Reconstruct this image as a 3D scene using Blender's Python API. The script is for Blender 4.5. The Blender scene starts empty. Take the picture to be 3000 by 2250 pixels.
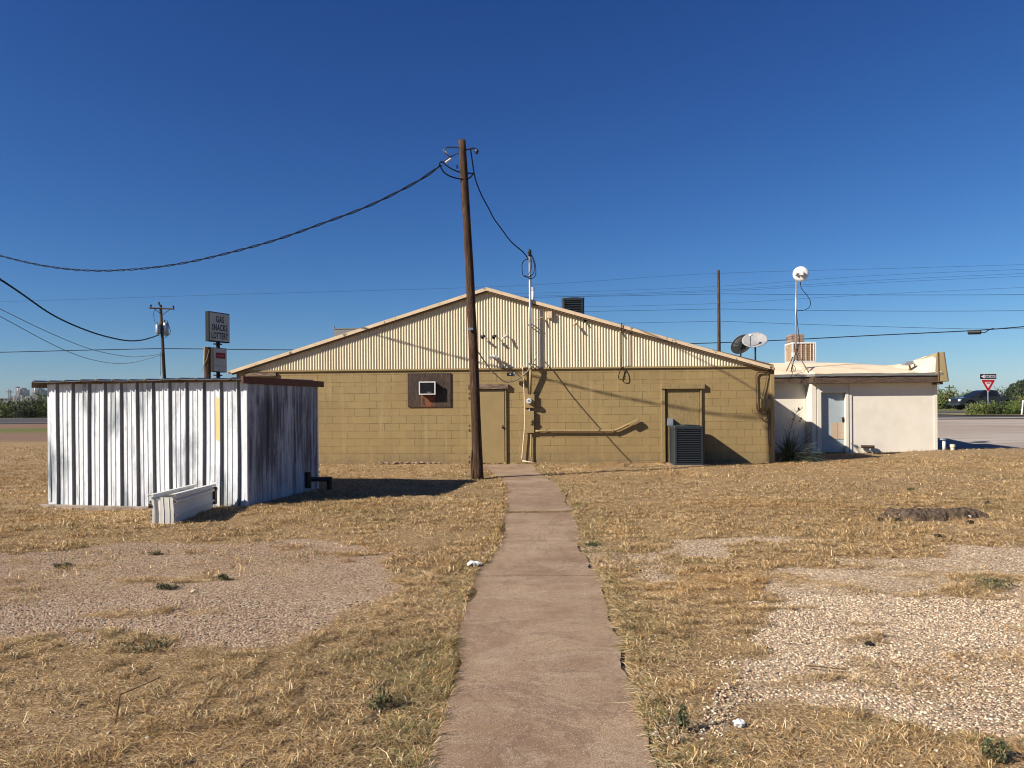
import bpy, math, random
import numpy as np
from mathutils import Vector, Matrix
random.seed(7); RNG = np.random.default_rng(7)
S = bpy.context.scene
COL = S.collection
R = math.radians

# ------------------------------------------------------------------ camera
FPX, CX, HZ, ROLL, CH = 2250.0, 1500.0, 1188.0, 0.0071, 1.55
rc, rs = math.cos(ROLL), math.sin(ROLL)
cd = bpy.data.cameras.new('camera'); cam = bpy.data.objects.new('camera', cd); COL.objects.link(cam)
cd.sensor_width = 36; cd.lens = 27.0; cd.shift_y = (HZ-1125)/3000.0
cd.clip_start = 0.1; cd.clip_end = 12000
cam.matrix_world = Matrix(((rc, rs, 0, 0), (0, 0, -1, 0), (-rs, rc, 0, CH), (0, 0, 0, 1)))
S.camera = cam

# ------------------------------------------------------------------ light
SUNV = Vector((-7.76, -3.67, 5.43)).normalized()          # towards the sun
w = bpy.data.worlds.new('World'); S.world = w; w.use_nodes = True
nt = w.node_tree; nt.nodes.clear()
sky = nt.nodes.new('ShaderNodeTexSky'); sky.sky_type = 'NISHITA'; sky.sun_disc = False
sky.sun_elevation = math.asin(SUNV.z); sky.sun_rotation = math.atan2(SUNV.x, SUNV.y)
sky.altitude = 900; sky.air_density = 1.0; sky.dust_density = 0.6; sky.ozone_density = 3.0
bg = nt.nodes.new('ShaderNodeBackground'); bg.inputs[1].default_value = 0.05
sepc = nt.nodes.new('ShaderNodeSeparateColor'); comc = nt.nodes.new('ShaderNodeCombineColor')
for ch, (g_, k_) in enumerate(((1.64, .185), (1.36, .392), (1.08, .87))):     # deeper, cleaner blue of a dry high-plains sky
    pw = nt.nodes.new('ShaderNodeMath'); pw.operation = 'POWER'; pw.inputs[1].default_value = g_
    mu = nt.nodes.new('ShaderNodeMath'); mu.operation = 'MULTIPLY'; mu.inputs[1].default_value = k_
    nt.links.new(sepc.outputs[ch], pw.inputs[0]); nt.links.new(pw.outputs[0], mu.inputs[0]); nt.links.new(mu.outputs[0], comc.inputs[ch])
wo = nt.nodes.new('ShaderNodeOutputWorld')
nt.links.new(sky.outputs[0], sepc.inputs[0]); nt.links.new(comc.outputs[0], bg.inputs[0]); nt.links.new(bg.outputs[0], wo.inputs[0])
sl = bpy.data.lights.new('sun', 'SUN'); sl.energy = 5.0; sl.angle = R(0.53); sl.color = (1.0, 0.91, 0.79)
so = bpy.data.objects.new('sun', sl); COL.objects.link(so)
so.rotation_euler = SUNV.to_track_quat('Z', 'Y').to_euler(); so.location = (-30, -15, 30)
S.view_settings.view_transform = 'Standard'; S.view_settings.look = 'None'
S.view_settings.exposure = 0.88; S.view_settings.gamma = 1.0
S.render.engine = 'CYCLES'; S.cycles.filter_width = 1.1

# ------------------------------------------------------------------ picture -> place
def ray(u, v):
    dx, dy = u-CX, HZ-v
    return np.array([(dx*rc+dy*rs)/FPX, 1.0, (-dx*rs+dy*rc)/FPX])
def P(u, v, Y):
    r = ray(u, v)*Y; return np.array([r[0], Y, CH+r[2]])
def G(u, v, z=0.0):
    r = ray(u, v); t = (z-CH)/r[2]; return np.array([r[0]*t, t, z])
class Fr:
    def __init__(s, o, x=(1, 0, 0), y=(0, 1, 0), z=(0, 0, 1)):
        s.o = np.array(o, float); s.m = np.array([x, y, z], float)
        s.m /= np.linalg.norm(s.m, axis=1)[:, None]
    def __call__(s, p): return s.o + np.array(p, float) @ s.m
    def hit(s, u, v, y=0.0):
        n = s.m[1]; r = ray(u, v); c = np.array([0, 0, CH])
        t = n @ (s.o+n*y-c)/(n @ r); q = c+r*t-s.o
        return float(q @ s.m[0]), float(q @ s.m[2])
def yaw(o, a):       # frame turned a radians about z
    return Fr(o, (math.cos(a), math.sin(a), 0), (-math.sin(a), math.cos(a), 0))
WORLD = Fr((0, 0, 0))
WF = Fr((0, 20.5, 0), (0.99767, -0.0682, 0), (0.0682, 0.99767, 0))
W = WF.hit

# ------------------------------------------------------------------ noise in numpy
def _h(i, j, s):
    n = (i*374761393 + j*668265263 + s*1442695041) & 0xffffffff
    n = ((n ^ (n >> 13))*1274126177) & 0xffffffff
    return ((n ^ (n >> 16)) & 0xffff)/65535.0
def vn(x, y, s=0):
    x = np.asarray(x, float); y = np.asarray(y, float)
    i = np.floor(x).astype(np.int64); j = np.floor(y).astype(np.int64)
    fx = x-i; fy = y-j; fx = fx*fx*(3-2*fx); fy = fy*fy*(3-2*fy)
    a = _h(i, j, s)*(1-fx)+_h(i+1, j, s)*fx; b = _h(i, j+1, s)*(1-fx)+_h(i+1, j+1, s)*fx
    return a*(1-fy)+b*fy
def fbm(x, y, s=0, o=4):
    t = 0; a = 0.5; n = 0
    for k in range(o):
        t = t+a*vn(x*2**k, y*2**k, s+k*17); n += a; a *= 0.5
    return t/n
def sstep(a, b, x):
    t = np.clip((np.asarray(x, float)-a)/(b-a), 0, 1); return t*t*(3-2*t)
def pip(x, y, poly):
    ins = np.zeros(np.shape(x), bool); n = len(poly)
    for k in range(n):
        x1, y1 = poly[k][:2]; x2, y2 = poly[(k+1) % n][:2]
        if y1 == y2: continue
        c = ((y1 > y) != (y2 > y)) & (x < (x2-x1)*(y-y1)/(y2-y1)+x1)
        ins ^= c
    return ins

# ------------------------------------------------------------------ materials
def nodes(name):
    m = bpy.data.materials.new(name); m.use_nodes = True
    t = m.node_tree; b = t.nodes['Principled BSDF']
    return m, t, b
def N(t, ty, **kw):
    n = t.nodes.new(ty)
    for k, v in kw.items():
        if k.startswith('i_'): n.inputs[k[2:].replace('_', ' ')].default_value = v
        else: setattr(n, k, v)
    return n
def L(t, a, b): t.links.new(a, b)
def rgba(c): return (c[0], c[1], c[2], 1)
def coords(t, stretch=(1, 1, 1), rot=0.0, out='Object'):
    tc = N(t, 'ShaderNodeTexCoord'); mp = N(t, 'ShaderNodeMapping')
    mp.inputs['Scale'].default_value = stretch; mp.inputs['Rotation'].default_value = (0, 0, rot)
    L(t, tc.outputs[out], mp.inputs[0]); return mp.outputs[0]
def noise(t, vec, scale, detail=5, rough=0.6, dist=0.0):
    n = N(t, 'ShaderNodeTexNoise'); n.inputs['Scale'].default_value = scale
    n.inputs['Detail'].default_value = detail; n.inputs['Roughness'].default_value = rough
    n.inputs['Distortion'].default_value = dist
    if vec is not None: L(t, vec, n.inputs['Vector'])
    return n.outputs[0]
def ramp(t, fac, stops):
    r = N(t, 'ShaderNodeValToRGB'); e = r.color_ramp.elements
    while len(e) > 1: e.remove(e[-1])
    for k, (p, c) in enumerate(stops):
        el = e[0] if k == 0 else e.new(p)
        el.position = p; el.color = rgba(c) if not np.isscalar(c) else (c, c, c, 1)
    L(t, fac, r.inputs[0]); return r.outputs[0]
def mix(t, fac, a, b, mode='MIX'):
    m = N(t, 'ShaderNodeMix', data_type='RGBA', blend_type=mode)
    for sock, v in ((m.inputs[0], fac), (m.inputs[6], a), (m.inputs[7], b)):
        if isinstance(v, (int, float)): sock.default_value = v
        elif isinstance(v, tuple): sock.default_value = rgba(v)
        else: L(t, v, sock)
    return m.outputs[2]
def mth(t, op, a, b=None, clamp=False):
    m = N(t, 'ShaderNodeMath', operation=op); m.use_clamp = clamp
    for k, v in enumerate((a, b)):
        if v is None: continue
        if isinstance(v, (int, float)): m.inputs[k].default_value = v
        else: L(t, v, m.inputs[k])
    return m.outputs[0]
def bump(t, b, h, strength=0.3, dist=0.01):
    n = N(t, 'ShaderNodeBump'); n.inputs['Strength'].default_value = strength
    n.inputs['Distance'].default_value = dist; L(t, h, n.inputs['Height']); L(t, n.outputs[0], b.inputs['Normal'])
def weather(name, c1, c2, scale=3, lo=0.4, hi=0.65, rough=0.7, metal=0.0, stretch=(1, 1, 1), bscale=40, bstr=0.15,
            c3=None, s3=9, lo3=0.6, hi3=0.7, spec=0.3, dist=0.0):
    m, t, b = nodes(name); v = coords(t, stretch)
    col = mix(t, ramp(t, noise(t, v, scale, 6, 0.6, dist), [(lo, 0.0), (hi, 1.0)]), c1, c2)
    if c3: col = mix(t, ramp(t, noise(t, v, s3, 7, 0.7), [(lo3, 0.0), (hi3, 1.0)]), col, c3)
    L(t, col, b.inputs['Base Color']); b.inputs['Roughness'].default_value = rough
    b.inputs['Metallic'].default_value = metal; b.inputs['Specular IOR Level'].default_value = spec
    if bstr: bump(t, b, noise(t, v, bscale, 5, 0.6), bstr, 0.01)
    return m
def plain(name, c, rough=0.5, metal=0.0, var=0.12):
    return weather(name, c, tuple(x*(1-var) for x in c), 8, 0.35, 0.7, rough, metal, bstr=0.0)
def attrmat(name, rough=0.75, spec=0.15, trans=0.0):
    m, t, b = nodes(name); a = N(t, 'ShaderNodeAttribute', attribute_name='col')
    L(t, a.outputs['Color'], b.inputs['Base Color']); b.inputs['Roughness'].default_value = rough
    b.inputs['Specular IOR Level'].default_value = spec
    return m

M = {}
OCH = (0.340, 0.246, 0.108)
def block_mat():
    m, t, b = nodes('painted_block')
    tc = N(t, 'ShaderNodeTexCoord'); mp = N(t, 'ShaderNodeMapping'); L(t, tc.outputs['Object'], mp.inputs[0])
    mp.inputs['Rotation'].default_value = (0, 0, math.atan2(0.0682, 0.99767))
    sp = N(t, 'ShaderNodeSeparateXYZ'); L(t, mp.outputs[0], sp.inputs[0])
    z = mth(t, 'ADD', sp.outputs[2], 0.0)
    z2 = mth(t, 'ADD', z, mth(t, 'MULTIPLY', mth(t, 'GREATER_THAN', z, 2.10), 0.1))
    nz = noise(t, mp.outputs[0], 5.0, 3, 0.6)
    z3 = mth(t, 'ADD', z2, mth(t, 'MULTIPLY', mth(t, 'SUBTRACT', nz, 0.5), 0.012))
    cb = N(t, 'ShaderNodeCombineXYZ'); L(t, sp.outputs[0], cb.inputs[0])
    L(t, mth(t, 'ADD', z3, -0.07), cb.inputs[1])
    br = N(t, 'ShaderNodeTexBrick'); L(t, cb.outputs[0], br.inputs['Vector'])
    br.offset = 0.5; br.squash = 1.0
    br.inputs['Scale'].default_value = 1.0; br.inputs['Mortar Size'].default_value = 0.0065
    br.inputs['Mortar Smooth'].default_value = 0.35; br.inputs['Bias'].default_value = 0.0
    br.inputs['Brick Width'].default_value = 0.4064; br.inputs['Row Height'].default_value = 0.2032
    br.inputs['Color1'].default_value = (0.30, 0.30, 0.30, 1); br.inputs['Color2'].default_value = (0.7, 0.7, 0.7, 1)
    n1 = noise(t, mp.outputs[0], 1.1, 6, 0.65); n2 = noise(t, mp.outputs[0], 28, 4, 0.7)
    base = mix(t, ramp(t, n1, [(0.35, 0.0), (0.7, 1.0)]), tuple(x*1.06 for x in OCH), tuple(x*0.88 for x in OCH))
    base = mix(t, 0.12, base, br.outputs['Color'], 'OVERLAY')
    base = mix(t, ramp(t, n2, [(0.45, 0.0), (0.8, 0.35)]), base, (0.2, 0.14, 0.06))
    mor = mth(t, 'MULTIPLY', br.outputs['Fac'], ramp(t, noise(t, mp.outputs[0], 3.3, 3, 0.6), [(0.40, 0.05), (0.60, 0.80)]))
    base = mix(t, mor, base, (0.085, 0.055, 0.022))
    runs = ramp(t, noise(t, coords(t, (5, 5, .22)), 1.6, 4, .65), [(.55, 0.), (.68, .38)])
    base = mix(t, runs, base, (0.47, 0.36, 0.20))
    patch = ramp(t, noise(t, coords(t, (1, 1, 1.6)), .55, 3, .5), [(.47, 0.), (.50, .30)])
    base = mix(t, patch, base, (0.295, 0.20, 0.085))
    # splash-back dirt low on the wall, vertical pale runs
    dirt = mth(t, 'MULTIPLY', ramp(t, sp.outputs[2], [(0.0, 1.0), (0.42, 0.0)]), ramp(t, noise(t, mp.outputs[0], 4, 5, 0.7), [(0.35, 0.0), (0.65, 0.75)]))
    base = mix(t, dirt, base, (0.17, 0.13, 0.085))
    L(t, base, b.inputs['Base Color']); b.inputs['Roughness'].default_value = 0.75; b.inputs['Specular IOR Level'].default_value = 0.25
    h = mth(t, 'SUBTRACT', mth(t, 'MULTIPLY', n2, 0.18), br.outputs['Fac'])
    bump(t, b, h, 0.55, 0.008)
    return m
M['block'] = block_mat()
M['ochre'] = weather('ochre_paint', OCH, tuple(x*0.85 for x in OCH), 2.5, 0.4, 0.7, 0.65, bscale=30, bstr=0.1)
M['ochre_wood'] = weather('peeling_ochre_board', tuple(x*0.92 for x in OCH), tuple(x*0.72 for x in OCH), 12, 0.45, 0.6, 0.8, stretch=(3, 3, .6), bscale=30, bstr=0.5, c3=(0.34, 0.27, 0.18), s3=22, lo3=0.62, hi3=0.68)
M['cream'] = weather('cream_cladding', (0.80, 0.70, 0.50), (0.70, 0.60, 0.41), 2.2, 0.4, 0.7, 0.55, stretch=(2, 2, .25), bstr=0.0, c3=(0.60, 0.46, 0.27), s3=2.0, lo3=0.62, hi3=0.8)
M['cream_trim'] = weather('chipped_cream_trim', (0.78, 0.61, 0.41), (0.66, 0.50, 0.33), 2, 0.4, 0.7, 0.6, bstr=0.0, c3=(0.16, 0.14, 0.12), s3=4.5, lo3=0.60, hi3=0.63)
M['brown_trim'] = plain('brown_trim', (0.16, 0.10, 0.05), 0.7)
M['roof_metal'] = weather('faded_roof_metal', (0.42, 0.42, 0.40), (0.30, 0.28, 0.26), 3, 0.4, 0.7, 0.5, 0.3, bstr=0.0)
M['greymid2'] = plain('dish_back', (.30, .30, .28), .5)
M['old_wood'] = weather('weathered_board', (0.26, 0.185, 0.13), (0.12, 0.08, 0.055), 6, 0.4, 0.6, 0.85, stretch=(.8, 4, 6), bscale=25, bstr=0.5, c3=(0.42, 0.34, 0.25), s3=8, lo3=0.6, hi3=0.68)
M['dark_wood'] = weather('dark_weathered_board', (0.13, 0.085, 0.06), (0.06, 0.04, 0.03), 5, 0.4, 0.62, 0.85, stretch=(.7, 4, 6), bscale=25, bstr=0.5, c3=(0.28, 0.21, 0.16), s3=5, lo3=0.62, hi3=0.72)
M['dark'] = plain('dark_gap', (0.02, 0.016, 0.012), 0.9)
M['black'] = plain('black_plastic', (0.018, 0.018, 0.02), 0.45)
M['rubber'] = weather('black_cable', (0.009, 0.008, 0.008), (0.012, .011, .01), 5, .4, .6, .8, bstr=0, spec=.05)
M['greycable'] = plain('grey_cable', (0.42, 0.40, 0.34), 0.6)
M['browncable'] = plain('painted_brown_cable', (0.13, 0.075, 0.04), 0.6)
M['galv'] = weather('galvanised_steel', (0.52, 0.56, 0.60), (0.40, 0.43, 0.47), 5, 0.4, 0.65, 0.35, 0.6, bstr=0.0)
M['white'] = plain('white_paint', (0.78, 0.78, 0.76), 0.45)
M['whiteplastic'] = plain('white_plastic', (0.72, 0.73, 0.72), 0.35)
M['greymetal'] = plain('dark_grey_painted_metal', (0.026, 0.034, 0.040), 0.45)
M['greymid'] = plain('mid_grey_metal', (0.23, 0.23, 0.22), 0.5)
M['redbrown'] = weather('red_brown_fascia', (0.13, 0.032, 0.018), (0.08, 0.02, 0.014), 5, 0.4, 0.7, 0.6, bstr=0.0)

# ------------------------------------------------------------------ mesh builder
class MB:
    def __init__(s, F=None): s.v = []; s.f = []; s.F = F or WORLD; s.mi = []; s.cur = 0
    def add(s, pts, faces, F=None):
        F = F or s.F; b = len(s.v)
        for p in pts: s.v.append(tuple(F(p)))
        for f in faces: s.f.append(tuple(b+i for i in f)); s.mi.append(s.cur)
        return s
    def box(s, x0, x1, y0, y1, z0, z1, F=None):
        return s.add([(x0, y0, z0), (x1, y0, z0), (x1, y1, z0), (x0, y1, z0), (x0, y0, z1), (x1, y0, z1), (x1, y1, z1), (x0, y1, z1)],
                     [(0, 3, 2, 1), (4, 5, 6, 7), (0, 1, 5, 4), (1, 2, 6, 5), (2, 3, 7, 6), (3, 0, 4, 7)], F)
    def prism(s, poly, y0, y1, F=None):            # poly in (x, z)
        n = len(poly)
        s.add([(p[0], y0, p[1]) for p in poly]+[(p[0], y1, p[1]) for p in poly],
              [tuple(range(n)), tuple(range(2*n-1, n-1, -1))]+[(i, i+n, (i+1) % n+n, (i+1) % n) for i in range(n)], F)
        return s
    def tube(s, pts, r, n=8, F=None, cap=True):
        F = F or s.F; q = [np.array(F(p)) for p in pts]; b = len(s.v)
        rr = r if hasattr(r, '__len__') else [r]*len(q); up = None
        for k, p in enumerate(q):
            d = q[min(k+1, len(q)-1)]-q[max(k-1, 0)]; d = d/(np.linalg.norm(d)+1e-9)
            if up is None:
                up = np.array([0, 0, 1.0]) if abs(d[2]) < .9 else np.array([1.0, 0, 0])
            a = np.cross(up, d); a /= np.linalg.norm(a)+1e-9; c = np.cross(d, a); up = c
            for i in range(n):
                t = 2*math.pi*i/n; s.v.append(tuple(p+rr[k]*(a*math.cos(t)+c*math.sin(t))))
        for k in range(len(q)-1):
            for i in range(n):
                j = (i+1) % n; s.f.append((b+k*n+i, b+k*n+j, b+k*n+n+j, b+k*n+n+i)); s.mi.append(s.cur)
        if cap:
            s.f.append(tuple(b+i for i in range(n-1, -1, -1))); s.mi.append(s.cur)
            e = b+(len(q)-1)*n; s.f.append(tuple(e+i for i in range(n))); s.mi.append(s.cur)
        return s
    def ball(s, c, rx, ry=None, rz=None, n=10, m=7, F=None, z0=-1.0):
        ry = ry or rx; rz = rz or rx; pts = []; fc = []
        for j in range(m+1):
            ph = math.asin(z0)+(math.pi/2-math.asin(z0))*j/m
            for i in range(n):
                t = 2*math.pi*i/n
                pts.append((c[0]+rx*math.cos(ph)*math.cos(t), c[1]+ry*math.cos(ph)*math.sin(t), c[2]+rz*math.sin(ph)))
        for j in range(m):
            for i in range(n):
                k = (i+1) % n; fc.append((j*n+i, j*n+k, j*n+n+k, j*n+n+i))
        return s.add(pts, fc, F)
    def grid(s, rows, F=None):                      # rows of equal-length point lists
        n = len(rows[0]); pts = [p for r in rows for p in r]
        fc = [(j*n+i, j*n+i+1, j*n+n+i+1, j*n+n+i) for j in range(len(rows)-1) for i in range(n-1)]
        return s.add(pts, fc, F)
    def build(s, name, mat, parent=None, loc=None, smooth=False, bevel=0, solid=0, label=None):
        o0 = np.array(parent_loc(parent)) if parent else np.array(loc if loc is not None else np.mean(s.v, axis=0)*[1, 1, 0]+[0, 0, min(p[2] for p in s.v)])
        me = bpy.data.meshes.new(name)
        me.from_pydata([tuple(np.array(p)-o0) for p in s.v], [], s.f)
        mats = mat if isinstance(mat, (list, tuple)) else [mat]
        for m_ in mats: me.materials.append(M[m_] if isinstance(m_, str) else m_)
        if len(mats) > 1: me.polygons.foreach_set('material_index', s.mi)
        if smooth: me.polygons.foreach_set('use_smooth', [True]*len(me.polygons))
        me.update()
        o = bpy.data.objects.new(name, me); COL.objects.link(o)
        if parent: o.parent = parent; o['_w'] = list(map(float, o0))
        else: o.location = o0
        if solid:
            md = o.modifiers.new('solid', 'SOLIDIFY'); md.thickness = solid; md.offset = 0
        if bevel:
            md = o.modifiers.new('bevel', 'BEVEL'); md.width = bevel; md.segments = 2; md.limit_method = 'ANGLE'; md.angle_limit = R(40)
            md.use_clamp_overlap = True
        if label: o['label'] = label
        return o
def parent_loc(o):
    return list(o['_w']) if '_w' in o.keys() else list(o.location)
def tag(o, label, cat, group=None):
    o['label'] = label; o['category'] = cat
    if group: o['group'] = group
    return o
def thing(name, label, cat, loc, group=None):
    o = bpy.data.objects.new(name, None); COL.objects.link(o); o.location = loc
    o.empty_display_size = 0.2
    return tag(o, label, cat, group)
def struct(o, kind='structure'):
    o['kind'] = kind; return o
def npmesh(name, V, Fs, mat, col=None, parent=None, loc=(0, 0, 0), smooth=False):
    """Fs: (n,k) int array, k = 3 or 4"""
    me = bpy.data.meshes.new(name); n = len(V); m, k = Fs.shape
    me.vertices.add(n); me.vertices.foreach_set('co', (V-np.array(loc)).astype(np.float32).ravel())
    me.loops.add(m*k); me.loops.foreach_set('vertex_index', Fs.astype(np.int32).ravel())
    me.polygons.add(m); me.polygons.foreach_set('loop_start', np.arange(m, dtype=np.int32)*k)
    try: me.polygons.foreach_set('loop_total', np.full(m, k, np.int32))
    except Exception: pass
    if smooth: me.polygons.foreach_set('use_smooth', np.ones(m, bool))
    me.update(calc_edges=True)
    if col is not None:
        for nm, c in (col.items() if isinstance(col, dict) else [('col', col)]):
            if c.ndim == 1: c = np.stack([c, c, c], 1)
            a = me.color_attributes.new(nm, 'FLOAT_COLOR', 'POINT')
            a.data.foreach_set('color', np.concatenate([c, np.ones((n, 1))], 1).astype(np.float32).ravel())
    me.materials.append(M[mat] if isinstance(mat, str) else mat); me.validate()
    o = bpy.data.objects.new(name, me); COL.objects.link(o)
    if parent: o.parent = parent; o['_w'] = list(loc)
    else: o.location = loc
    return o
def dup(o, loc, rz=0, sc=1.0, label=None):
    c = o.copy(); COL.objects.link(c); c.location = loc; c.rotation_euler = (0, 0, rz); c.scale = (sc, sc, sc) if np.isscalar(sc) else sc
    if label: c['label'] = label
    for ch in list(o.children):
        d = ch.copy(); COL.objects.link(d); d.parent = c
        for g in list(ch.children):
            e = g.copy(); COL.objects.link(e); e.parent = d
    return c
def text_mesh(mb, txt, size, F, x, z, y=0.0, sx=1.0, bold=0.0):
    """letters laid flat on the F x/z plane at local depth y, centred on x, baseline z"""
    cu = bpy.data.curves.new('lettering', 'FONT'); cu.body = txt; cu.size = size; cu.align_x = 'CENTER'
    cu.extrude = 0.003; cu.offset = bold; cu.resolution_u = 3; cu.space_character = 1.12
    o = bpy.data.objects.new('lettering', cu); COL.objects.link(o)
    bpy.context.view_layer.update()
    me = bpy.data.meshes.new_from_object(o.evaluated_get(bpy.context.evaluated_depsgraph_get()))
    mb.add([(x+v.co.x*sx, y-v.co.z, z+v.co.y) for v in me.vertices], [tuple(p.vertices) for p in me.polygons], F)
    bpy.data.objects.remove(o); bpy.data.curves.remove(cu); bpy.data.meshes.remove(me)

# ------------------------------------------------------------------ layout polygons (ground plane, metres)
def gp(lst): return [tuple(G(u, v)[:2]) for u, v in lst]
PATH_L = gp([(1395, 1361), (1420, 1368), (1465, 1400), (1487, 1425), (1490, 1445), (1484, 1500), (1470, 1545), (1474, 1580), (1472, 1612), (1440, 1645), (1402, 1665), (1396, 1690), (1384, 1720), (1370, 1775), (1346, 1850), (1334, 1950), (1318, 2060), (1300, 2150), (1272, 2250)])
PATH_R = gp([(1560, 1361), (1580, 1385), (1606, 1400), (1638, 1425), (1654, 1455), (1678, 1500), (1692, 1540), (1698, 1575), (1702, 1605), (1722, 1645), (1748, 1680), (1772, 1720), (1786, 1775), (1812, 1850), (1838, 1930), (1860, 2040), (1886, 2130), (1935, 2250)])
PATH_L += [(-0.36, 2.0), (-0.4, -4)]; PATH_R += [(0.66, 2.0), (0.62, -4)]
PATH = PATH_L+PATH_R[::-1]
GRAV = [gp(p) for p in (
 [(-500, 1632), (0, 1625), (150, 1610), (450, 1598), (700, 1588), (950, 1590), (1120, 1635), (1170, 1690), (1110, 1760), (1020, 1820), (960, 1880), (800, 1915), (560, 1900), (400, 1885), (150, 1905), (0, 1880), (-500, 1900)],
 [(2240, 1690), (2480, 1652), (2600, 1640), (2750, 1680), (2900, 1740), (3200, 1790), (3500, 1900), (3500, 2300), (3000, 2225), (2750, 2185), (2600, 2130), (2450, 2070), (2330, 2060), (2200, 2150), (2090, 2130), (2180, 2000), (2260, 1950), (2120, 1870), (2150, 1830), (2300, 1815), (2390, 1760), (2200, 1750)],
 [(2790, 1600), (3300, 1590), (3300, 1800), (3000, 1760), (2900, 1690), (2780, 1640)])]
SHC = np.array([-4.18, 12.10]); SHX = np.array([0.978, -0.2065]); SHY = np.array([0.2065, 0.978])   # shed corner and axes
SHED = [tuple(SHC), tuple(SHC-SHX*3.67), tuple(SHC-SHX*3.67+SHY*2.47), tuple(SHC+SHY*2.47)]
def path_mask(x, y): return pip(x+(vn(x*7, y*7, 5)-.5)*.07, y, PATH)
def grav_mask(x, y):
    wx = x+(fbm(x*1.6, y*1.6, 11)-.5)*0.9; wy = y+(fbm(x*1.6, y*1.6, 12)-.5)*0.9
    m = np.zeros(np.shape(x))
    for p in GRAV: m = np.maximum(m, pip(wx, wy, p).astype(float))
    spots = sstep(0.60, 0.66, fbm(x*1.5, y*2.4, 31))*(x > 0)          # bare stony spots in the grass
    tufts = sstep(0.60, 0.66, fbm(x*1.2+9, y*2.6, 37))        # grass islands in the stones
    near = sstep(10.0, 8.0, y)
    tufts = tufts*np.where(np.asarray(x) > 0, 1.0, sstep(.68, .75, fbm(x*1.2+9, y*2.6, 37)))
    return np.clip(np.maximum(m*(1-tufts), spots*near*0.9), 0, 1)
def gz(x, y):
    x = np.asarray(x, float); y = np.asarray(y, float)
    yy = y+0.08*x
    z = 0.82*sstep(26.5, 38, yy)
    amp = sstep(22.5, 18, y)*sstep(-1.0, 2, y)*0.035*(1-pathsoft(x, y))
    z = z+(fbm(x*0.9, y*0.9, 3)-.55)*amp
    z = z-0.13*np.exp(-((x+7.0)/1.7)**2-((y-12.2)/1.3)**2)
    z = z+0.16*np.exp(-((x-14.5)/3.5)**2-((y-22.6)/1.3)**2)   # low grassy rise before the lot on the right
    return z
PC = np.array([((a[0]+b[0])/2, (a[1]+b[1])/2) for a, b in ((PATH_L[0], PATH_R[0]), (PATH_L[5], PATH_R[5]), (PATH_L[9], PATH_R[9]), (PATH_L[14], PATH_R[13]), (PATH_L[18], PATH_R[17]), ((-.38, -4), (.64, -4)))])
def pathsoft(x, y):
    cx = np.interp(y, PC[::-1, 1], PC[::-1, 0]); d = np.abs(x-cx); return sstep(1.3, 0.75, d)

# ------------------------------------------------------------------ ground
def axis(segs):
    out = [segs[0][0]]
    for a, b, st in segs:
        n = max(1, int(round((b-a)/st))); out += list(np.linspace(a, b, n+1)[1:])
    return np.array(out)
gx = axis([(-4000, -1000, 1000), (-1000, -200, 200), (-200, -60, 20), (-60, -20, 4), (-20, -9, .5), (-9, 9, .06), (9, 20, .3), (20, 60, 4), (60, 200, 20), (200, 1000, 200), (1000, 4000, 1000)])
gy = axis([(-60, -6, 6), (-6, 3, .6), (3, 9, .05), (9, 21, .1), (21, 30, .3), (30, 46, .5), (46, 100, 4), (100, 400, 30), (400, 1500, 200), (1500, 6000, 1500)])
XX, YY = np.meshgrid(gx, gy); X1, Y1 = XX.ravel(), YY.ravel()
Z1 = gz(X1, Y1)-0.012*pathsoft(X1, Y1)*(Y1 < 21)
gm = sum(grav_mask(X1+a_, Y1+b_) for a_, b_ in ((0, 0), (.12, .05), (-.12, -.06), (.04, .14), (-.05, -.14), (.2, -.1), (-.2, .1)))/7*((Y1 < 12) & (Y1 > -6))
nx, ny = len(gx), len(gy); idx = np.arange(nx*ny).reshape(ny, nx)
FQ = np.stack([idx[:-1, :-1].ravel(), idx[:-1, 1:].ravel(), idx[1:, 1:].ravel(), idx[1:, :-1].ravel()], 1)
yy1 = Y1+0.09*X1
lotL = sstep(29.5, 30.2, yy1)*(X1 < -2); lotR = sstep(23.9, 24.6, yy1-0.09*X1+fbm(X1, Y1, 4)*.6)*(X1 > 2)
dirt = np.clip(np.maximum(lotL, 0), 0, 1); grey = np.clip(lotR+sstep(34.2, 34.6, yy1)*(X1 > -2), 0, 1)*(yy1 < 62)
green = (sstep(32.6, 33.0, yy1)*(yy1 < 34.3)*(X1 < -2)).astype(float)+sstep(62, 64, yy1)
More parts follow.
